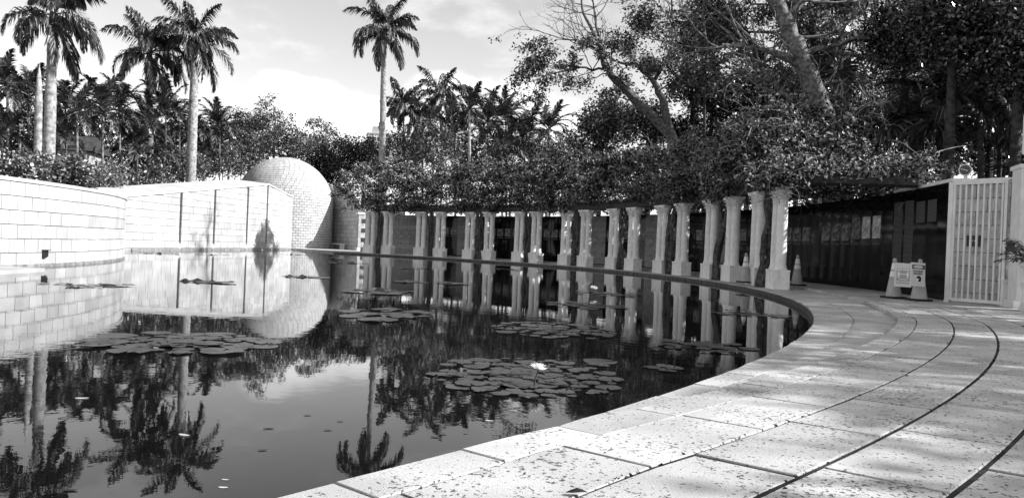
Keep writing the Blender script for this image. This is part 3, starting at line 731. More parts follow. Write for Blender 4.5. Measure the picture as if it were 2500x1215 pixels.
# ------------------------------------------------------------------ gate corner at the right
GA, GB = G(2309, 742), G(2450, 754); gd = (GB-GA); GLn = gd.length; ga = math.atan2(gd.y, gd.x)
gt = thing('metal_gate', 'white metal gate of upright bars in front of the grey block wall', 'gate', GA, ga)
HG = AT(2325, 445, GA.y).z
def bar(x0,x1,y0,y1,z0,z1,nm,p=gt,mt=M_WHITE): return MB().box(x0,x1,y0,y1,z0,z1).build(nm, mt, p)
bar(-.02,.075,-.04,.04,.05,HG,'post'); bar(.075,.13,-.025,.025,.10,HG-.06,'stile'); bar(GLn-.06,GLn,-.03,.03,.09,HG,'stile')
bar(.0755,GLn-.061,-.035,.035,HG-.07,HG+.0,'top_rail'); bar(.1305,GLn-.061,-.025,.025,.09,.16,'bottom_rail')
MB().hexa([(-.05,-.06,0),(.09,-.06,0),(.09,.06,0),(-.05,.06,0)],[(-.02,-.045,.12),(.078,-.045,.12),(.078,.045,.12),(-.02,.045,.12)]).build('post_foot', M_WHITE, gt)
nb = 8
for k in range(nb):
    x = .13+(GLn-.20)*(k+.75)/nb
    if k < nb: MB().box(x-.018,x+.018,-.02,.02,.161,HG-.071).build('bar', M_WHITE, gt)
M_GATEBLOCK = add_random(mat('pale_coral_block', .6, .85, .2, (6, .5, .7), (22, .012)), .82, 1.12)
bkw = thing('block_wall', 'rough grey coral block wall right behind the white gate', 'wall', GA, ga)
MB().box(-.02,GLn+.9,.262,.6,-.1,HG+.02).build('wall_core', M_MORTAR, bkw)
for c in range(int(HG/.3)+1):
    z0 = -.02+.3*c; x = -.02; first = True
    while x < GLn+.88:
        ln = (.24 if c % 2 else .46) if first else random.choice((.4,.46,.36)); first = False; x2 = min(GLn+.9, x+ln); z1 = min(z0+.3, HG+.02)
        if x2-x > .05 and z1-z0 > .05: MB().hexa([(x+.007,.262,z0+.007),(x2-.007,.262,z0+.007),(x2-.007,.5,z0+.007),(x+.007,.5,z0+.007)][::1], [(x+.007,.262,z1-.007),(x2-.007,.262,z1-.007),(x2-.007,.5,z1-.007),(x+.007,.5,z1-.007)]) and MB().box(x+.007,x2-.007,.245-random.random()*.01,.262,z0+.007,z1-.007).build('block', M_GATEBLOCK, bkw)
        x = x2
MB().box(-.06,GLn+.95,.2,.66,HG+.02,HG+.07).build('coping', M_WHITE, bkw)
sg = thing('wall_plaque', 'small dark square plaque on the block wall behind the gate', 'plaque', GA+Vector((math.cos(ga)*.43,math.sin(ga)*.43,0)), ga)
zq = AT(2352, 588, GA.y).z
MB().box(-.14,.14,.20,.235,zq-.12,zq+.12).build('plate', M_DARK, sg); MB().box(-.06,-.01,.196,.1995,zq-.01,zq+.02).build('mark', M_COLUMN, sg); MB().box(.02,.07,.196,.1995,zq-.01,zq+.02).build('mark', M_COLUMN, sg)

# floodlight on the wall top
fp = AT(2356, 434, GA.y+.35); fl = thing('floodlight', 'white round floodlight with a dark lens on top of the block wall', 'floodlight', (fp.x, fp.y, HG+.07), R_(238))
MB().box(-.13,.13,-.1,.1,0,.06).build('mount', M_WHITE, fl); MB().box(-.03,.03,-.03,.03,.06,.16).build('bracket', M_WHITE, fl)
RM = Matrix.Translation((0,0,.25)) @ Matrix.Rotation(R_(90),4,'Y')
MB().lathe([(.06,-.2),(.11,-.14),(.125,-.02),(.135,.08),(.135,.12),(.108,.12),(.10,.07),(.02,.06)], 20, m=RM).build('housing', M_WHITE, fl, True)
MB().lathe([(.112,.1205),(.108,.126)], 20, m=RM).build('lens', M_GLASS, fl)
MB().tube([RM @ Vector((-.02,-.09,.13)), RM @ Vector((.0,0,.132)), RM @ Vector((.02,.05,.13))], .008, 5).build('lens_bar', M_COLUMN, fl)
bp_ = AT(2405, 442, GA.y+.35)
bx_ = thing('junction_box', 'small grey open box on the wall top right of the floodlight', 'box', (bp_.x,bp_.y,HG+.07), ga)
MB().box(-.08,.08,-.06,.06,0,.012).build('floor_plate', M_WHITE, bx_); MB().box(-.08,-.065,-.06,.06,.012,.08).build('side_plate', M_WHITE, bx_); MB().box(.065,.08,-.06,.06,.012,.08).build('side_plate', M_WHITE, bx_); MB().box(-.065,.065,.045,.06,.012,.08).build('back_plate', M_WHITE, bx_)

# pillar with lantern, pedestals, plant
pp = G(2497, 764); PIL = thing('gate_pillar', 'white square gate pillar at the right edge of the picture', 'pillar', (pp.x+.52, pp.y+.62, 0), R_(-18))
MB().box(-.3,.3,-.3,.3,-.05,2.9).build('pillar_shaft', M_WHITE, PIL); MB().box(-.34,.34,-.34,.34,2.9,2.98).build('cap', M_WHITE, PIL); MB().box(-.36,.36,-.36,.36,-.05,.22).build('base', M_WHITE, PIL)
ln_ = thing('lantern', 'white rounded lantern standing on the gate pillar', 'lantern', (pp.x+.52, pp.y+.62, 2.98), R_(-18))
MB().lathe([(.16,0),(.16,.04),(.05,.08),(.05,.16),(.14,.2),(.14,.24)], 14).build('foot', M_DARK, ln_)
MB().lathe([(.17,.24),(.21,.28),(.22,.34),(.22,.95),(.21,1.02),(.16,1.06)], 8).build('shade', M_WHITE, ln_)
for k in range(4):
    a_ = k*math.pi/2+math.pi/8; MB().tube([(.235*math.cos(a_),.235*math.sin(a_),.22),(.245*math.cos(a_),.245*math.sin(a_),.3),(.245*math.cos(a_),.245*math.sin(a_),1.0),(.2*math.cos(a_),.2*math.sin(a_),1.08)], .03, 6).build('rib', M_WHITE, ln_)
sq = AT(2470, 603, pp.y+.34); sk = thing('wall_sconce', 'small dark half bowl lamp fixed to the gate pillar', 'wall lamp', (sq.x, sq.y, sq.z), R_(-18))
MB().box(-.06,.06,.02,.12,.0,.09).build('back_plate', M_DARK, sk); MB().lathe([(.01,-.1),(.07,-.085),(.11,-.04),(.125,0),(.115,0),(.1,-.035),(.03,-.08)], 14, cap=False).build('bowl', M_DARK, sk, True)
pa = G(2461, 754)
PA = thing('low_pedestal', 'low grey stone pedestal beside the gate end carrying a shell shaped urn', 'pedestal', pa, R_(-20))
MB().box(-.15,.15,-.15,.15,-.05,.58).build('pedestal_shaft', M_COLUMN, PA); MB().box(-.175,.175,-.175,.175,.58,.62).build('cap', M_COLUMN, PA); MB().box(-.17,.17,-.17,.17,-.05,.1).build('base', M_COLUMN, PA)
ur = thing('stone_urn', 'weathered stone urn on the low pedestal by the gate', 'urn', pa+Vector((0,0,.62)), 0)
MB().lathe([(.08,0),(.08,.03),(.04,.06),(.09,.12),(.14,.22),(.15,.3),(.12,.32)], 14).build('bowl', M_COLUMN, ur, True); MB().lathe([(.125,.30),(.10,.36),(.04,.40)], 10).build('lid', M_COLUMN, ur, True)
pb = G(2492, 764); pb = Vector((pb.x+.05, pb.y-.35, 0))
PB = thing('planter_box', 'white panelled planter box at the right edge in front of the pillar', 'planter', pb, R_(-20))
MB().hexa([(-.27,-.27,-.05),(.27,-.27,-.05),(.27,.27,-.05),(-.27,.27,-.05)],[(-.2,-.2,.22),(.2,-.2,.22),(.2,.2,.22),(-.2,.2,.22)]).build('foot', M_WHITE, PB)
MB().box(-.2,.2,-.2,.2,.22,.88).build('body', M_COLUMN, PB); MB().box(-.215,.215,-.215,.215,.5,.6).build('band', M_WHITE, PB); MB().box(-.23,.23,-.23,.23,.88,.93).build('rim', M_WHITE, PB)
for sx in (-1,1): MB().box(sx*.2-.018,sx*.2+.018,-.218,-.19,.221,.499).build('corner_post', M_WHITE, PB)
SPF = frond_mesh('leaf_blade', .75, .9, 16, .3, .03, .75, M_LEAFD, True, .5, 77)
plant = thing('spiky_plant', 'dark spiky cycad growing out of the white planter box', 'plant', pb+Vector((0,0,.9)), 0)
MB().lathe([(.09,-.05),(.1,.06),(.06,.12)], 10).build('stem', M_BARK_DARK, plant)
for k in range(18): link('leaf', SPF, plant, (0,0,.08), (random.uniform(-.3,.3), random.uniform(-.5,.5), k*2.4), (.95,.95,.95))

# ------------------------------------------------------------------ cones and signs
M_CONE = mat('cone_plastic', .40, .5, .4, (6,.36,.44)); M_BAND = mat('reflective_band', .8, .35, .5); M_GREY = mat('sign_grey', .36, .5, .3)
cone_me = MB().lathe([(.185,.045),(.17,.05),(.105,.45)], 20, cap=False); 
def cone_parts(t):
    MB().box(-.2,.2,-.2,.2,0,.045).build('base', M_RUBBER, t)
    f = lambda z: .172-(z-.045)*.158
    MB().lathe([(f(.045),.045),(f(.5),.5)], 20, cap=False).build('body', M_CONE, t, True)
    MB().lathe([(f(.5)+.003,.5),(f(.62)+.003,.62)], 20, cap=False).build('band', M_BAND, t, True)
    MB().lathe([(f(.62),.62),(f(.66),.66)], 20, cap=False).build('body', M_CONE, t, True)
    MB().lathe([(f(.66)+.003,.66),(f(.81)+.003,.81)], 20, cap=False).build('band', M_BAND, t, True)
    MB().lathe([(f(.81),.81),(f(.905),.905),(f(.915)-.01,.92)], 20).build('tip', M_CONE, t, True)
def cone(p, label, rz):
    t = thing('traffic_cone', label, 'traffic cone', (p.x,p.y,STEP+.005 if p.z == 0 else p.z), rz, 'traffic cones'); cone_parts(t); return t
c1 = G(1819, 690, STEP); c2 = G(1945, 697, STEP); c3 = G(2181, 728, STEP); c4 = G(2243, 734, STEP)
for q in (c1,c2,c3,c4): q.z = STEP+.005
cone(c1, 'traffic cone half hidden behind the plinth of the eighth pair of columns', .2)
cone(c2, 'traffic cone standing alone right of the nearest column', .5)
cone(c3, 'left traffic cone behind the social distancing sign', .35)
cone(c4, 'right traffic cone behind the stop face mask sign', .1)
def text_mesh(s, size, mt, font_bold=False, w=1.0):
    cu = bpy.data.curves.new('txt', 'FONT'); cu.body = s; cu.size = size; cu.align_x = 'CENTER'; cu.align_y = 'CENTER'; cu.extrude = .0008; cu.offset = size*.028 if font_bold else 0
    o = bpy.data.objects.new('txt', cu); COL.objects.link(o); dg = bpy.context.evaluated_depsgraph_get(); me = bpy.data.meshes.new_from_object(o.evaluated_get(dg))
    bpy.data.objects.remove(o); me.materials.clear(); me.materials.append(mt)
    for v_ in me.vertices: v_.co.x *= w
    return me
def place_sign(px, py, label):
    Yv = min(c3.y, c4.y)-.24; o = AT(px, py, Yv); return thing('sign_board', label, 'sign', (o.x,o.y,o.z), 0)
RX = R_(90)
M_SIGNW = mat('sign_white', .62, .45, .4); M_BLACK = mat('sign_black', .01, .5, .3); M_OVAL = mat('sign_oval', .4, .5, .3)
def face(o_, me, x, z, y=-.0126, nm='lettering'): return link(nm, me, o_, (x,y,z), (RX,0,0))
def flat(x0,x1,z0,z1,y,nm,mt,p): return MB().box(x0,x1,y-.001,y,z0,z1).build(nm, mt, p)
s1 = place_sign(2204.5, 671, 'white sign with two figures keeping apart, hung on the left traffic cone'); s1.rotation_euler = (R_(-4), R_(1.5), R_(-12))
MB().box(-.175,.175,-.01,.01,-.26,.26).build('board', M_SIGNW, s1); flat(-.135,.135,-.19,.145,-.0105,'grey_panel',M_GREY,s1)
for x0_, x1_ in ((-.122,-.022),(-.004,.052),(.060,.122)): flat(x0_,x1_,.104,.128,-.0122,'lettering',M_BAND,s1)
face(s1, text_mesh('PRACTICE', .036, M_BAND, True, .95), .0, -.098); face(s1, text_mesh('SOCIAL DISTANCING', .036, M_BAND, True, .78), 0, -.152)
for x in (-.09, .09):
    pm = MB(); pm.lathe([(.0001,-.001),(.016,-.001),(.016,0),(.0001,0)], 12, (x,.068,0), cap=False)
    pm.box(x-.022,x+.022,-.008,.046,-.001,0); pm.box(x-.013,x+.013,-.062,-.008,-.001,0); link('figure', pm.mesh('figure', M_BAND), s1, (0,-.0116,0), (RX,0,0))
am = MB(); am.box(-.04,.04,.012,.026,-.001,0); am.add([(-.04,.0,0),(-.04,.038,0),(-.062,.019,0)], [(0,1,2)]); am.add([(.04,.0,0),(.04,.038,0),(.062,.019,0)], [(0,2,1)]); link('arrow', am.mesh('arrow', M_BAND), s1, (0,-.0118,0), (RX,0,0))
s2 = place_sign(2240.5, 670, 'white stop face mask required sign hung on the right traffic cone'); s2.rotation_euler = (R_(-4), R_(2), R_(10))
MB().box(-.175,.175,-.01,.01,-.26,.26).build('board', M_SIGNW, s2); flat(-.165,.165,.12,.21,-.0105,'black_panel',M_BLACK,s2)
ov = MB(); ov.add([(.13*math.cos(k*math.pi/16), .038*math.sin(k*math.pi/16), 0) for k in range(32)], [tuple(range(32))]); link('oval', ov.mesh('oval', M_OVAL), s2, (0,-.0122,.165), (RX,0,0))
face(s2, text_mesh('STOP', .066, M_BAND, True, 1.15), 0, .165, -.0134); face(s2, text_mesh('FACE MASK', .05, M_BLACK, True, .95), 0, .07); face(s2, text_mesh('REQUIRED', .05, M_BLACK, True, .95), 0, .018)
hm = MB(); hm.add([(.062*math.cos(a_)*1.0, .062*math.sin(a_), 0) for a_ in [k*math.pi/14 for k in range(15)]] + [(-.062,-.02,0),(-.035,-.035,0),(-.02,-.06,0),(.05,-.06,0)], [tuple(range(19))]); link('head_symbol', hm.mesh('head_symbol', M_BLACK), s2, (.02,-.0116,-.09), (RX,0,0))
mk = MB(); mk.add([(-.066,.0,0),(-.06,-.045,0),(-.02,-.052,0),(-.005,-.02,0),(.012,-.002,0),(-.02,.008,0)], [(0,1,2,3,4,5)]); link('mask_symbol', mk.mesh('mask_symbol', M_BAND), s2, (.02,-.0124,-.09), (RX,0,0))

# ------------------------------------------------------------------ water lilies
def pad_mesh(seed):
    r = random.Random(seed); n = 22; vs = [(0,0,.004)]; ph = r.uniform(0,6)
    for k in range(n+1):
        a = .16+(2*math.pi-.32)*k/n; q = 1+.05*math.sin(3*a+ph)+r.uniform(-.02,.02); vs.append((q*math.cos(a), q*math.sin(a), .01+.05*max(0,math.sin(2*a+ph))**3+r.uniform(0,.012)+(.07 if r.random()<.06 else 0)))
    return MB().add(vs, [(0,k,k+1) for k in range(1,n+1)]).mesh('pad', M_PAD, True)
PADS = [pad_mesh(i) for i in range(10)]
def curl_mesh(seed):          # a pad standing half out of the water
    r = random.Random(seed); vs = []; n = 10
    for i in range(4):
        for k in range(n+1):
            a = math.pi*k/n; q = (i/3); vs.append((math.cos(a)*q, .25*math.sin(a)*q+.25*q*q*math.sin(a), math.sin(a)*q*.6*(.8+.2*math.cos(3*a+seed))))
    return MB().add(vs, [(i*(n+1)+k, i*(n+1)+k+1, (i+1)*(n+1)+k+1, (i+1)*(n+1)+k) for i in range(3) for k in range(n)]).mesh('curled_pad', M_LEAFD, True)
CURL = [curl_mesh(i) for i in range(2)]
def flower_mesh():
    mb = MB(); r = random.Random(5)
    for ring, (nn, el, ln, wd) in enumerate(((10,.25,.115,.036),(10,.6,.11,.034),(8,.95,.095,.03),(6,1.25,.075,.024))):
        for k in range(nn):
            a = 2*math.pi*(k+.5*(ring % 2))/nn+r.uniform(-.08,.08); e_ = el+r.uniform(-.08,.08)
            u = Vector((math.cos(a)*math.cos(e_), math.sin(a)*math.cos(e_), math.sin(e_))); t_ = Vector((-math.sin(a),math.cos(a),0)); o = Vector((math.cos(a),math.sin(a),0))*.008; nrm = u.cross(t_)
            mb.add([o, o+u*ln*.5+t_*wd*.5-nrm*.006, o+u*ln+Vector((0,0,.006)), o+u*ln*.5-t_*wd*.5-nrm*.006, o+u*ln*.52+nrm*.006], [(0,1,4),(1,2,4),(2,3,4),(3,0,4)])
    return mb.mesh('flower', M_PETAL)
FLM = flower_mesh()
def lily(px, py, wpx, dpx, n, size, where, flowers=(), curls=0, seed=0, bud=None):
    r = random.Random(seed+300); c = G(px, py, WZ); sx = wpx/2*c.y/1878; y0 = G(px, py-dpx/2, WZ).y; y1 = G(px, py+dpx/2, WZ).y; sy = max(.15,(y0-y1)/2)
    t = thing('water_lily', where, 'water lily', c, 0, 'water lilies')
    placed = []
    for k in range(n):
        for _ in range(30):
            a = r.uniform(0,6.28); q = min(1.25, abs(r.gauss(0,.62))+.03) if n > 10 else math.sqrt(r.random()); x, y = sx*q*math.cos(a), sy*q*math.sin(a); sz = size*r.choice((.45,.7,.9,1.0,1.1,1.25))*r.uniform(.9,1.1)
            if all((x-b[0])**2+((y-b[1]))**2 > ((sz+b[2])*.86)**2 for b in placed): break
        placed.append((x,y,sz)); link('pad', PADS[r.randrange(10)], t, (x,y,.004+.0016*(k % 9)), (r.uniform(-.015,.015),r.uniform(-.015,.015),r.uniform(0,6.28)), (sz,sz,sz*1.0))
    for k in range(curls):
        s = size*r.uniform(.35,.55); link('curled_pad', CURL[k % 2], t, (sx*r.uniform(-.7,.7), sy*r.uniform(-.4,.4), .0), (0,0,r.uniform(-.6,.6)), (s,s,s))
    for (fx, fy, sc_) in flowers:           # pixel of the bloom's foot, scale
        f = G(fx, fy, WZ)-c; h_ = .135; tp = Vector((f.x+.02,f.y,h_))
        st = MB().tube([Vector((f.x-.01,f.y,-.05)), Vector((f.x,f.y,h_*.5)), tp], .007, 6).build('stem', M_LEAFD, t)
        link('flower', FLM, t, tp, (R_(8),0,r.uniform(0,3)), (sc_,sc_,sc_))
    return t
LIL = [(1280,918,340,70,140,.085,'big patch of lily pads with an open white bloom on a tall stem',[(1306,945,.6)],1),
 (1352,806,230,28,70,.10,'patch of lily pads with a white bloom in front of the fifth pair of columns',[(1377,812,.6)],0),
 (1480,717,150,10,24,.14,'pale strip of lily pads with a small bloom near the far rim',[(1447,719,.9)],0),
 (930,766,180,24,14,.20,'loose group of round pale lily pads below the first pair of columns',[],0),
 (445,837,325,40,70,.145,'wide patch of pale lily pads at the left in front of the tall palm reflections',[],0),
 (215,697,180,7,22,.15,'thin dark row of lily pads before the curved wall',[],2),
 (488,688,125,5,9,.24,'small lily clump with a curled leaf in front of the slotted wall',[],3),
 (742,676,105,4,8,.22,'small lily clump with a raised leaf before the dome',[],2),
 (920,711,145,9,12,.24,'lily clump with large folded leaves below the first pair of columns',[],3),
 (830,641,120,5,9,.26,'far lily clump near the rim to the right of the dome',[],3),
 (1045,690,150,7,11,.22,'lily clump floating in front of the second pair of columns',[],1),
 (1435,746,150,12,26,.13,'dark lily pads in the shade before the sixth pair of columns',[],0),
 (1722,846,165,20,24,.12,'dark lily pads near the paved rim at the right',[],0),
 (1822,766,170,9,16,.13,'dark thin strip of lily pads near the nearest column',[],0),
 (385,619,60,3,6,.26,'far lily clump at the foot of the slotted wall left part',[],2),
 (525,622,75,3,6,.24,'far lily clump before the second slot of the slotted wall',[],1),
 (1235,657,110,4,9,.22,'far strip of lily pads close to the rim by the fourth pair of columns',[],1),
 (720,622,70,3,5,.25,'far lily clump right where the slotted wall ends',[],1),
 (1000,655,80,4,6,.22,'lily clump close to the rim by the second pair of columns',[],0),
 (1460,888,40,6,3,.13,'three lily pads alone right of the white bloom',[],0),
 (1620,900,70,14,4,.08,'few tiny lily pads near the paved rim',[],0)]
for i, (a, b, c_, d_, n_, s_, lab, fl_, cu_) in enumerate(LIL): lily(a, b, c_, d_, n_, s_, lab, fl_, cu_, i)
# single leaves drifting on the water
r = random.Random(12)
fl_spots = [(450,1062,.045,'long pale leaf'),(1195,1027,.035,'small pale leaf'),(1238,1029,.03,'small folded leaf'),(750,1014,.03,'narrow leaf'),(800,1050,.03,'dark narrow leaf'),(830,1029,.025,'thin leaf'),(655,1046,.04,'dull round leaf'),(545,1190,.025,'tiny pale leaf'),(200,972,.05,'pale oval leaf'),(300,967,.05,'faint oval leaf'),(640,1099,.03,'small dark leaf'),(550,1171,.02,'tiny bright leaf'),(1060,1067,.03,'small dark leaf'),(1080,1060,.03,'little dark curled leaf'),(170,1197,.04,'dull leaf'),(380,849,.05,'pale leaf')]
fl_spots.sort()
for k, (a, b, s_, nm) in enumerate(fl_spots):
    p = G(a, b, WZ); mb = MB(); q = 7
    vs = [(math.cos(x)*1.0, math.sin(x)*.38, .01+.05*abs(math.cos(x))**3) for x in [2*math.pi*j/10 for j in range(10)]]; mb.add([(0,0,.02)]+vs, [(0,1+j,1+(j+1)%10) for j in range(10)])
    o = mb.build('drifting_leaf', M_PETAL if 'pale' in nm or 'bright' in nm else M_LITTER, None, True, p+Vector((0,0,.003))); s_ *= .8; o.scale = (s_,s_,s_); o.rotation_euler = (0,0,r.uniform(-.4,.6))
    tag(o, f'{nm} drifting on the pond, {ORD[k]} drifting leaf counted from the left', 'leaf', 'leaves drifting on the pond')

# leaf litter on the walk
rn = np.random.default_rng(5); n = 6500; tt = rn.uniform(-46, 0, n); oo = rn.uniform(.25, 4.6, n)**1.0
lit = []
for a, o in zip(tt, oo):
    o2 = OFF[0]+spread(a)+.02+o*.8; lit.append(tuple(P(a, PR+o2, STEP+.012)))
tag(link('leaf_litter', leaf_mesh('leaf_litter', np.array(lit), .0115, M_LITTER, .45, 3.0, rn, .7, .2)), 'small dry leaves scattered over the paving', 'leaf litter', kind='stuff')
jp = []
for k in range(1, 8):
    for _ in range(180):
        a = rn.uniform(-44,-12); jp.append(tuple(P(a, PR+OFF[k]+spread(a)+rn.normal(0,.012), STEP-.01+rn.uniform(-.01,.015))))
tag(link('joint_debris', leaf_mesh('joint_debris', np.array(jp), .026, M_LITTER, .4, 1.0, rn, .7, .3)), 'dead leaves and moss caught in the paving joints', 'leaf litter', kind='stuff')
q = G(1408, 1202, STEP+.01); mb = MB(); mb.add([tuple(.6*c_ for c_ in v_) for v_ in [(-.07,0,.0),(-.03,.022,.012),(.03,.02,.018),(.07,0,.004),(.03,-.018,.012),(-.03,-.02,.006),(0,0,.03)]], [(0,5,6),(5,4,6),(4,3,6),(3,2,6),(2,1,6),(1,0,6)])
tag(mb.build('fallen_leaf', M_LITTER, None, False, q), 'curled dead leaf on the paving near the bottom edge', 'leaf', None)

# ------------------------------------------------------------------ palms, left and centre
def palm_px(bx, tx, ty, Y, label, **k):
    tp = AT(tx, ty, Y); b = AT(bx, 560, Y); 
    return palm((b.x, Y), tp, label, **k)
palm_px(115, 127, 104, 32, 'tall royal palm with a pale trunk at the far left', rad=.23, scale=.86, seed=1, nf=17)
palm_px(366, 365, 166, 54, 'tall royal palm with a thin grey trunk, second from the left', rad=.23, scale=1.2, seed=2, nf=20, bark=M_BARK)
palm_px(462, 476, 138, 54, 'tall royal palm with a thick pale trunk, third from the left', rad=.33, scale=1.12, seed=5, nf=20)
palm_px(929, 938, 104, 72, 'tall royal palm standing alone right of the dome', rad=.31, scale=1.4, seed=8, nf=19)
b = AT(90, 560, 30.5); tp = AT(96, 158, 30.5)-Vector((b.x, 30.5, 0))
dt = thing('dead_palm', 'bare dead palm trunk without crown beside the leftmost royal palm', 'dead tree', (b.x, 30.5, 0))
link('trunk', trunk_mesh([(0,0,-.3),(tp.x*.3,0,tp.z*.3),(tp.x*.8,0,tp.z*.8),(tp.x*.95,0,tp.z*.93),tuple(tp)], [.16,.15,.14,.09,.01], M_BARK_PALE, 10, .05), dt)
SP = [(18,215,38,1.0,'dark feather palm at the left edge'),(48,250,41,1.0,'dark feather palm just left of the dead trunk'),(70,225,45,1.0,'feather palm behind the dead palm trunk'),(160,262,44,1.0,'feather palm right of the leftmost royal palm'),(188,275,39,1.0,'feather palm with slender trunk left of the garden house'),
 (250,275,44,1.2,'bushy feather palm between the first two royal palms'),(292,270,47,1.1,'feather palm in front of the second royal palm left side'),(405,280,54,1.2,'feather palm right of the second royal palm'),(350,300,50,1.1,'short feather palm at the foot of the second royal palm'),
 (438,300,57,1.1,'thin feather palm left of the third royal palm'),(536,318,63,1.3,'open feather palm left of the feathery tree'),(335,375,48,1.3,'low arching feather palm over the curved wall end'),(495,330,62,1.0,'small feather palm behind the third royal palm'),(150,335,42,.9,'low feather palm right of the leftmost royal palm'),(5,330,37,1.0,'low feather palm at the left edge above the curved wall')]
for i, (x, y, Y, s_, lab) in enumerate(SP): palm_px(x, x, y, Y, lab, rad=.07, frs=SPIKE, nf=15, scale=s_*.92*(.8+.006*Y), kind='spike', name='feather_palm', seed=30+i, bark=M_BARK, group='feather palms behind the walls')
SP2 = [(985,262,76,1.35,'broad feather palm just right of the lone royal palm',ROYAL),(1075,235,80,1.5,'highest feather palm of the centre group',ROYAL),(1030,290,78,1.2,'feather palm low between the broad and highest centre palms',ROYAL),(1145,268,70,1.25,'feather palm with a pale slender trunk in the centre group',SPIKE),(1190,300,78,1.5,'dark feather palm right of the slender trunk',SPIKE),(1235,290,80,1.4,'tall dark feather palm at the centre right',SPIKE),(1280,330,76,1.4,'dark drooping feather palm at the centre right',SPIKE),(1340,318,74,1.3,'feather palm at the right end of the centre group',SPIKE),(1110,330,74,1.3,'low feather palm in front of the centre group',SPIKE),(1225,370,72,1.4,'low shaded feather palm right of centre',SPIKE)]
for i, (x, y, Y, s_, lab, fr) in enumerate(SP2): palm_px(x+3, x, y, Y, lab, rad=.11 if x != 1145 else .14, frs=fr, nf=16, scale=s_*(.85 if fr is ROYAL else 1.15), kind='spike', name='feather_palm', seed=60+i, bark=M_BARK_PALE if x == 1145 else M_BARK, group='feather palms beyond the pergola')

# ------------------------------------------------------------------ shrubs and trees behind the walls
def bl(px, py, Y, wx, hy, label, nleaf, size, lm_, seed, **k):
    """crown centred on a pixel, half sizes in pixels"""
    c = AT(px, py, Y); s_ = Y/1878; rad = (wx*s_, wx*s_*.8, hy*s_)
    return broadleaf((c.x, Y), c, rad, label, nleaf, size, lm_, seed, **k)
sh = [(20,420,28),(75,415,29),(135,420,30.5),(190,425,31),(250,435,41),(300,438,45)]
for i, (x, y, Y) in enumerate(sh): bl(x, y, Y, 48, 34, ['flowering shrub at the left edge above the curved wall','flowering shrub below the dead palm trunk','pale blossoming shrub at the foot of the leftmost royal palm','flowering shrub on the curved wall, fourth from the left','flowering shrub on the curved wall, fifth from the left','flowering shrub where the curved wall meets the slotted wall'][i], 2600, .13, M_LEAFL if i in (1,2,4) else M_LEAF, 200+i, name='flowering_shrub', cat='shrub', nclu=30, sig=.3, flowers=160, group='shrubs behind the curved wall', tr=.05)
sh2 = [(355,425,50),(410,415,54),(455,405,58),(500,400,62),(545,395,66),(590,385,72)]
for i, (x, y, Y) in enumerate(sh2): bl(x, y, Y, 45, 40, f'leafy shrub behind the slotted wall, {ORD[i]} counted from the left', 2200, .2, M_LEAF if i % 2 else M_LEAFL, 220+i, name='leafy_shrub', cat='shrub', nclu=26, sig=.45, group='shrubs behind the slotted wall', tr=.06)
bl(610, 335, 74, 60, 70, 'pale feathery tree left of the dome', 5200, .24, M_LEAFL, 240, nclu=60, sig=.55)
bl(672, 290, 80, 48, 55, 'airy pale tree with thin branches above the dome', 2300, .24, M_LEAFL, 241, nclu=34, sig=.5)
bl(700, 355, 78, 75, 40, 'dense pale tree just behind the dome', 5000, .25, M_LEAFL, 242, nclu=50, sig=.6)
bl(775, 325, 88, 48, 42, 'thin leafed tree right of the dome top', 1900, .25, M_LEAF, 243, nclu=30, sig=.45)
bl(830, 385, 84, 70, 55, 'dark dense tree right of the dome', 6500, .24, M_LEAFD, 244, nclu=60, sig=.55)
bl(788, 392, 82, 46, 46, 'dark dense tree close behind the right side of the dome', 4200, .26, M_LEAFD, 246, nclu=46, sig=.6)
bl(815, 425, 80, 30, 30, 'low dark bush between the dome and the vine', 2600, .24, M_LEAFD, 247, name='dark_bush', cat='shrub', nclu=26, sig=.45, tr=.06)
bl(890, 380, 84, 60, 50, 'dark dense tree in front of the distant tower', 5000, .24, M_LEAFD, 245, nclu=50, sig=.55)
for i, (x, y, Y, wx, hy, lm_) in enumerate([(985,370,74,65,60,M_LEAF),(1060,355,72,70,60,M_LEAFL),(1150,375,76,80,50,M_LEAF),(1250,385,78,80,50,M_LEAFD),(1340,385,72,70,45,M_LEAF)]):
    bl(x, y, Y, wx, hy, ['mid green tree right of the lone royal palm trunk','pale leafed tree below the highest centre palm','leafy tree around the slender palm trunk','dark tree below the dark centre palms','leafy tree at the right end of the centre palms'][i], 4600, .24, lm_, 250+i, nclu=50, sig=.6)
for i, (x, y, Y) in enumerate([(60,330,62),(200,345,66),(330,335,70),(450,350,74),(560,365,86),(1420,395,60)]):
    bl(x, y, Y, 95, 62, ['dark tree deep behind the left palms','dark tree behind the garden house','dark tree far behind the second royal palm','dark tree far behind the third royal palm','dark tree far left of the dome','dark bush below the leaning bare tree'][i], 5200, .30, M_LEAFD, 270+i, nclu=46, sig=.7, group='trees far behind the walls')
# distant tower and garden house
tw_ = AT(925, 330, 300); tw = thing('apartment_tower', 'pale apartment tower far behind the lone royal palm', 'building', (tw_.x, 300, 0), R_(12))
TZ = AT(925, 328, 300).z; MB().box(-4.4,4.4,-4,4,0,TZ).build('walls', M_WHITE, tw); MB().box(-2.6,1.2,-3,3,TZ,TZ+2.6).build('roof_house', M_GREYBLOCK, tw); MB().box(-4.7,4.7,-4.3,4.3,TZ-.6,TZ-.1).build('parapet', M_GREYBLOCK, tw)
wm = MB().box(-.7,.7,-.06,.06,-.75,.75).mesh('window', M_GLASS); bm_ = MB().box(-4.5,4.5,-.5,0,-.08,.08).mesh('floor_band', M_GREYBLOCK)
for f in range(5):
    z = TZ-2.4-f*2.9
    for k in range(5): link('window', wm, tw, (-3.5+k*1.75, -4.02, z))
    link('floor_band', bm_, tw, (0,-4.0,z-1.3))
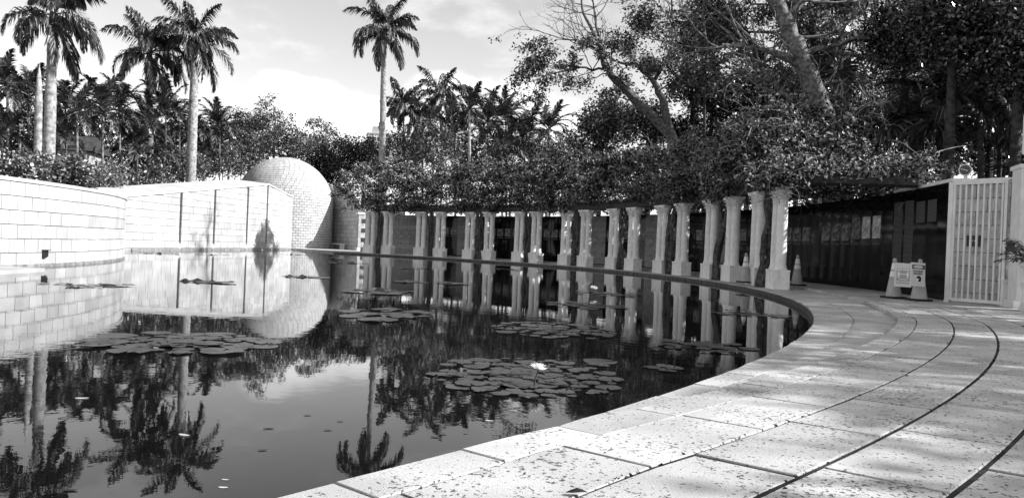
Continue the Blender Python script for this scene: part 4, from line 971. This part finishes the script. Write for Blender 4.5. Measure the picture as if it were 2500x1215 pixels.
hp = AT(170, 360, 60); hs = thing('garden_house', 'small pale house glimpsed between the palms at the left', 'house', (hp.x, 60, 0), R_(10)); hz = AT(170, 372, 60).z
MB().box(-1.7,1.9,-2,2,-.2,hz).build('walls', M_GREYBLOCK, hs)
MB().add([(-2.1,-2.3,hz),(2.3,-2.3,hz),(2.3,2.3,hz),(-2.1,2.3,hz),(-2.1,0,hz+1.3),(2.3,0,hz+1.3)], [(0,1,5,4),(2,3,4,5),(1,2,5),(3,0,4),(0,3,2,1)]).build('roof', M_BARK_DARK, hs)
for x in (-.8,.9): wo_ = MB().box(x-.5,x+.5,-2.03,-1.95,hz-1.4,hz-.5).build('window', M_GLASS, hs); MB().box(x-.55,x+.55,-2.06,-2.031,hz-.5,hz-.44).build('lintel', M_WHITE, wo_)

# ------------------------------------------------------------------ big trees at the right
def px_path(pts, Y, b):
    out = []
    for q in pts:
        out.append(AT(q[0], q[1], q[3] if len(q) > 3 else Y)-b)
    return out
def limb_tree(name, label, Y, trunks, base_px, seed, leaf, nleaf, size, sig, bark, depth=2, extra=(), twig_len=(1.6,2.4), spr=.75, dirbias=(0,0,0), nside=9, shrink=.68, leaf_x=None, upw=.03, lrad=.035):
    r = random.Random(seed); rn = np.random.default_rng(seed); bb = AT(base_px, 560, Y); b = Vector((bb.x, Y, 0)); t = thing(name, label, 'tree', b)
    mb = MB(); tips = []
    for ti, pts in enumerate(trunks):
        pth = px_path(pts, Y, b); rad = [q[2]*Y/1878 for q in pts]
        if ti == 0: pth = [Vector((0,0,-.3))]+pth; rad = [rad[0]*1.2]+rad
        # refine with a little wobble
        P2 = []; R2 = []
        for i in range(len(pth)-1):
            for j in range(3):
                s = j/3; P2.append(pth[i].lerp(pth[i+1], s)+Vector((r.gauss(0,.05),r.gauss(0,.08),r.gauss(0,.05)))*(1 if j else .0)); R2.append(rad[i]*(1-s)+rad[i+1]*s)
        P2.append(pth[-1]); R2.append(rad[-1]); mb.tube(P2, R2, 9)
        st = int(len(P2)*(.45 if ti == 0 else .3))
        for k in range(nside):
            i = r.randrange(st, len(P2)); dd = (P2[min(i+1,len(P2)-1)]-P2[i-1]).normalized()
            v = (dd*.5+Vector((r.gauss(0,1),r.gauss(0,1),r.gauss(.2,.6)))*.9+Vector(dirbias)).normalized()
            grow(mb, r, P2[i], v, r.uniform(*twig_len), min(R2[i]*.55, lrad*1.6), depth, tips, .3, upw, (2,3), shrink, spr, 5, 5)
        dd = (P2[-1]-P2[-2]).normalized(); grow(mb, r, P2[-1], dd, twig_len[1], R2[-1]*.9, depth, tips, .3, upw, (3,3), shrink, spr, 5, 5)
    mb.build('trunk', bark, t, True)
    tp = np.array([tuple(q) for q in tips]); tp = tp[(tp[:,1] > (.5 if name == 'shade_tree' else -9)) & (tp[:,2] < (30 if name == 'shade_tree' else 12.3))]
    if leaf_x is not None: tp2 = tp[rn.random(len(tp)) < leaf_x]
    else: tp2 = tp
    cen = list(map(tuple, tp2)) 
    for (ex, ey, eY, wx, hy, nn) in extra:
        c = AT(ex, ey, eY)-b; s_ = eY/1878; cen += list(map(tuple, ell_centers(tuple(c), (wx*s_, wx*s_*.7, hy*s_), nn, .3, rn)))
    link('crown', leaf_mesh('crown', clusters(cen, nleaf, sig, rn), size, leaf, .5, .4, rn), t)
    return t
limb_tree('bare_tree', 'leaning half bare tree with long twigs above the pergola', 43,
  [[(1660,440,15),(1637,328,14),(1562,258,12),(1502,196,9),(1474,158,7),(1458,105,5),(1430,45,3.5)],[(1640,335,11),(1617,240,9),(1596,200,7),(1555,160,4),(1505,150,3)],[(1474,158,4),(1462,85,3),(1450,20,2.5)],[(1475,170,3.2),(1430,165,2.6),(1390,172,2)],[(1465,120,3),(1420,100,2.3),(1375,95,1.6)],[(1596,200,5),(1625,150,4),(1650,80,3),(1640,10,2)]],
  1662, 501, M_LEAF, 11500, .16, .24, M_BARK_MID, 2, [(1570,40,44,70,45,26),(1640,110,45,50,50,16)], (1.1,1.9), .65, (-.35,0,.1), 8, .62, .55, .03, .028)
limb_tree('shade_tree', 'big leaning tree with a thick pale trunk behind the pergola', 29,
  [[(2035,420,30),(2018,295,28),(1985,215,25),(1950,130,22),(1925,65,20),(1890,-5,18),(1865,-80,15)],[(1955,165,11),(1905,135,9),(1845,115,7),(1790,113,5),(1740,118,3)],[(1965,130,9),(2010,118,8),(2060,132,6),(2110,140,4)],[(2010,285,8),(1945,248,6.5),(1895,212,5),(1862,165,3)],[(1920,50,9),(1990,-20,7),(2060,-70,5)]],
  2035, 502, M_LEAF, 28000, .13, .32, M_BARK, 2, [(1760,50,34,110,70,40),(1640,60,35,90,70,24),(1860,170,35,90,50,22),(2050,60,34,110,80,36),(1800,215,36,110,40,22)], (1.3,2.2), .8, (0,0,.1), 8, .66, None, .03, .05)
# dense foliage behind
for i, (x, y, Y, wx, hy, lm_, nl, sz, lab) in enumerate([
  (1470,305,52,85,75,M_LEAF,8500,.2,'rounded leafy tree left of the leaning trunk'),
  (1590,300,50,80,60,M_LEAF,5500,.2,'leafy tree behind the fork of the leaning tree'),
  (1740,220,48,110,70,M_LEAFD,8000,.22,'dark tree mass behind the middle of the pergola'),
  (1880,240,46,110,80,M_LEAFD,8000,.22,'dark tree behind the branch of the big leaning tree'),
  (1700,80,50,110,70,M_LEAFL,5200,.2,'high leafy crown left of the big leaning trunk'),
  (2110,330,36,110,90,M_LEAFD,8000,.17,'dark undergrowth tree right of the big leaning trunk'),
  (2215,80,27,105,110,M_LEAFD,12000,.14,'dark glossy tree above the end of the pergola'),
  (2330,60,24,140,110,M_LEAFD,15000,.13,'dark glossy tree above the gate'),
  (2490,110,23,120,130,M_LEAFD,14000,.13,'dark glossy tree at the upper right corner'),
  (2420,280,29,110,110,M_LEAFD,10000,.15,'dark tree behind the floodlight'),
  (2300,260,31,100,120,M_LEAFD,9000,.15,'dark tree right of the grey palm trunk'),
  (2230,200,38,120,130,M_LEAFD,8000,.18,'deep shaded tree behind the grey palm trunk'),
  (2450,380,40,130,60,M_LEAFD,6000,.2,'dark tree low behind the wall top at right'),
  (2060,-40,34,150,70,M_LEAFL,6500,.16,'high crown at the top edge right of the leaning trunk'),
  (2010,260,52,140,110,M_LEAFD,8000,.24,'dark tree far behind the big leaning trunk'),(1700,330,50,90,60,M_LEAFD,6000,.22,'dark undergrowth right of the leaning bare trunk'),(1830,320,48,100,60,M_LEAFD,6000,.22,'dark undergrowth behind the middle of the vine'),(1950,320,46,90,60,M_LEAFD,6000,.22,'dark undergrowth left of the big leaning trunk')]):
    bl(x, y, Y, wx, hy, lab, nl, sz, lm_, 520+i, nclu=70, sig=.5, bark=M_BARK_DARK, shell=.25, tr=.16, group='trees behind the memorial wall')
def simple_trunk(pts, Y, label, mt, nm='tree_trunk'): pass
# fan palms
def fan_mesh(seed, rad=1.25, nb=26):
    r = random.Random(seed); mb = MB()
    for k in range(nb):
        a = -2.1+4.2*k/(nb-1)+r.uniform(-.03,.03); u = Vector((math.cos(a), math.sin(a), 0)); t_ = Vector((-u.y,u.x,0)); ln = rad*(1-.12*abs(a)/2.1)*r.uniform(.9,1.05); d = .5+.2*r.random()
        mb.add([Vector((0,0,0)), u*ln*.55-t_*.045, u*ln*.55+t_*.045, u*ln-Vector((0,0,ln*d*.45))], [(0,1,2),(1,3,2)])
    mb.tube([Vector((-.9,0,.25)), Vector((-.4,0,.15)), Vector((0,0,0))], .018, 4)
    return mb.mesh('fan_leaf', M_FRONDD)
FAN = [fan_mesh(i) for i in range(3)]
def fan_palm(bx, tx, ty, Y, label, nl, s_, seed, rad=.16, bark=M_BARK):
    r = random.Random(seed); tp = AT(tx,ty,Y); b = AT(bx,560,Y); t = thing('fan_palm', label, 'palm tree', (b.x,Y,0), 0, 'fan palms behind the wall'); q = tp-Vector((b.x,Y,0))
    link('trunk', trunk_mesh([(0,0,-.3),(q.x*.4,0,q.z*.4),tuple(q)], [rad*1.1,rad,rad*.9], bark, 10, .08), t)
    for k in range(nl):
        az = k*2.4+r.uniform(-.3,.3); el = r.uniform(-.9,1.0); d = Vector((math.cos(az)*math.cos(el), math.sin(az)*math.cos(el), math.sin(el)))
        o = link('fan_leaf', FAN[k % 3], t, q+d*.95*s_); o.rotation_euler = (r.uniform(-.3,.3), -el*.6+.5, az); o.scale = (s_,s_,s_)
    return t
fan_palm(2085, 2068, 140, 30, 'fan palm with hanging leaves right of the big leaning trunk', 13, 1.05, 3)
fan_palm(2252, 2238, 250, 27, 'fan palm with a stout grey trunk above the end of the pergola', 12, 1.0, 4, .22, M_BARK_DARK)
fan_palm(2400, 2395, 205, 25, 'dark fan palm behind the floodlight', 11, .95, 5, .1, M_BARK_DARK)
fan_palm(2000, 1985, 35, 33, 'high fan palm beside the top of the big leaning trunk', 11, 1.1, 6, .14, M_BARK_DARK)
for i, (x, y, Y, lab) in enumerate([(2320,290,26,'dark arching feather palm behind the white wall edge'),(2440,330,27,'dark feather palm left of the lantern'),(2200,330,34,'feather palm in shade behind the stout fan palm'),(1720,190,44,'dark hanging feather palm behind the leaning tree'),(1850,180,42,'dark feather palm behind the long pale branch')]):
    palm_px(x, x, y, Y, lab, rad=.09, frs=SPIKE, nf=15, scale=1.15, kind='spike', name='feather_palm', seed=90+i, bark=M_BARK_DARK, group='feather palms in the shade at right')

# trees beyond the right edge of the picture that shade the walk
for i, (x, y, z, rx, rz, nl) in enumerate([(13.5,.2,6.6,1.9,1.4,3000),(15.0,6.0,7.2,2.1,1.6,3800),(18.5,2.4,9.0,2.2,1.6,3800),(14.2,11.5,6.8,2.1,1.6,5200),(18.5,9.4,9.0,2.4,1.8,5000),(16.5,17.5,5.6,2.8,1.7,7000),(18.5,24,6.2,3.2,2.0,8000),(23.0,13,11.0,2.6,2.0,6000)]):
    broadleaf((x,y), (x,y,z), (rx,rx,rz), f'leafy shade tree beyond the right edge, {ORD[i]} one of the row', nl, .22, M_LEAFD, 700+i, M_BARK_DARK, nclu=30, sig=.5, group='shade trees right of the walk', tr=.2)
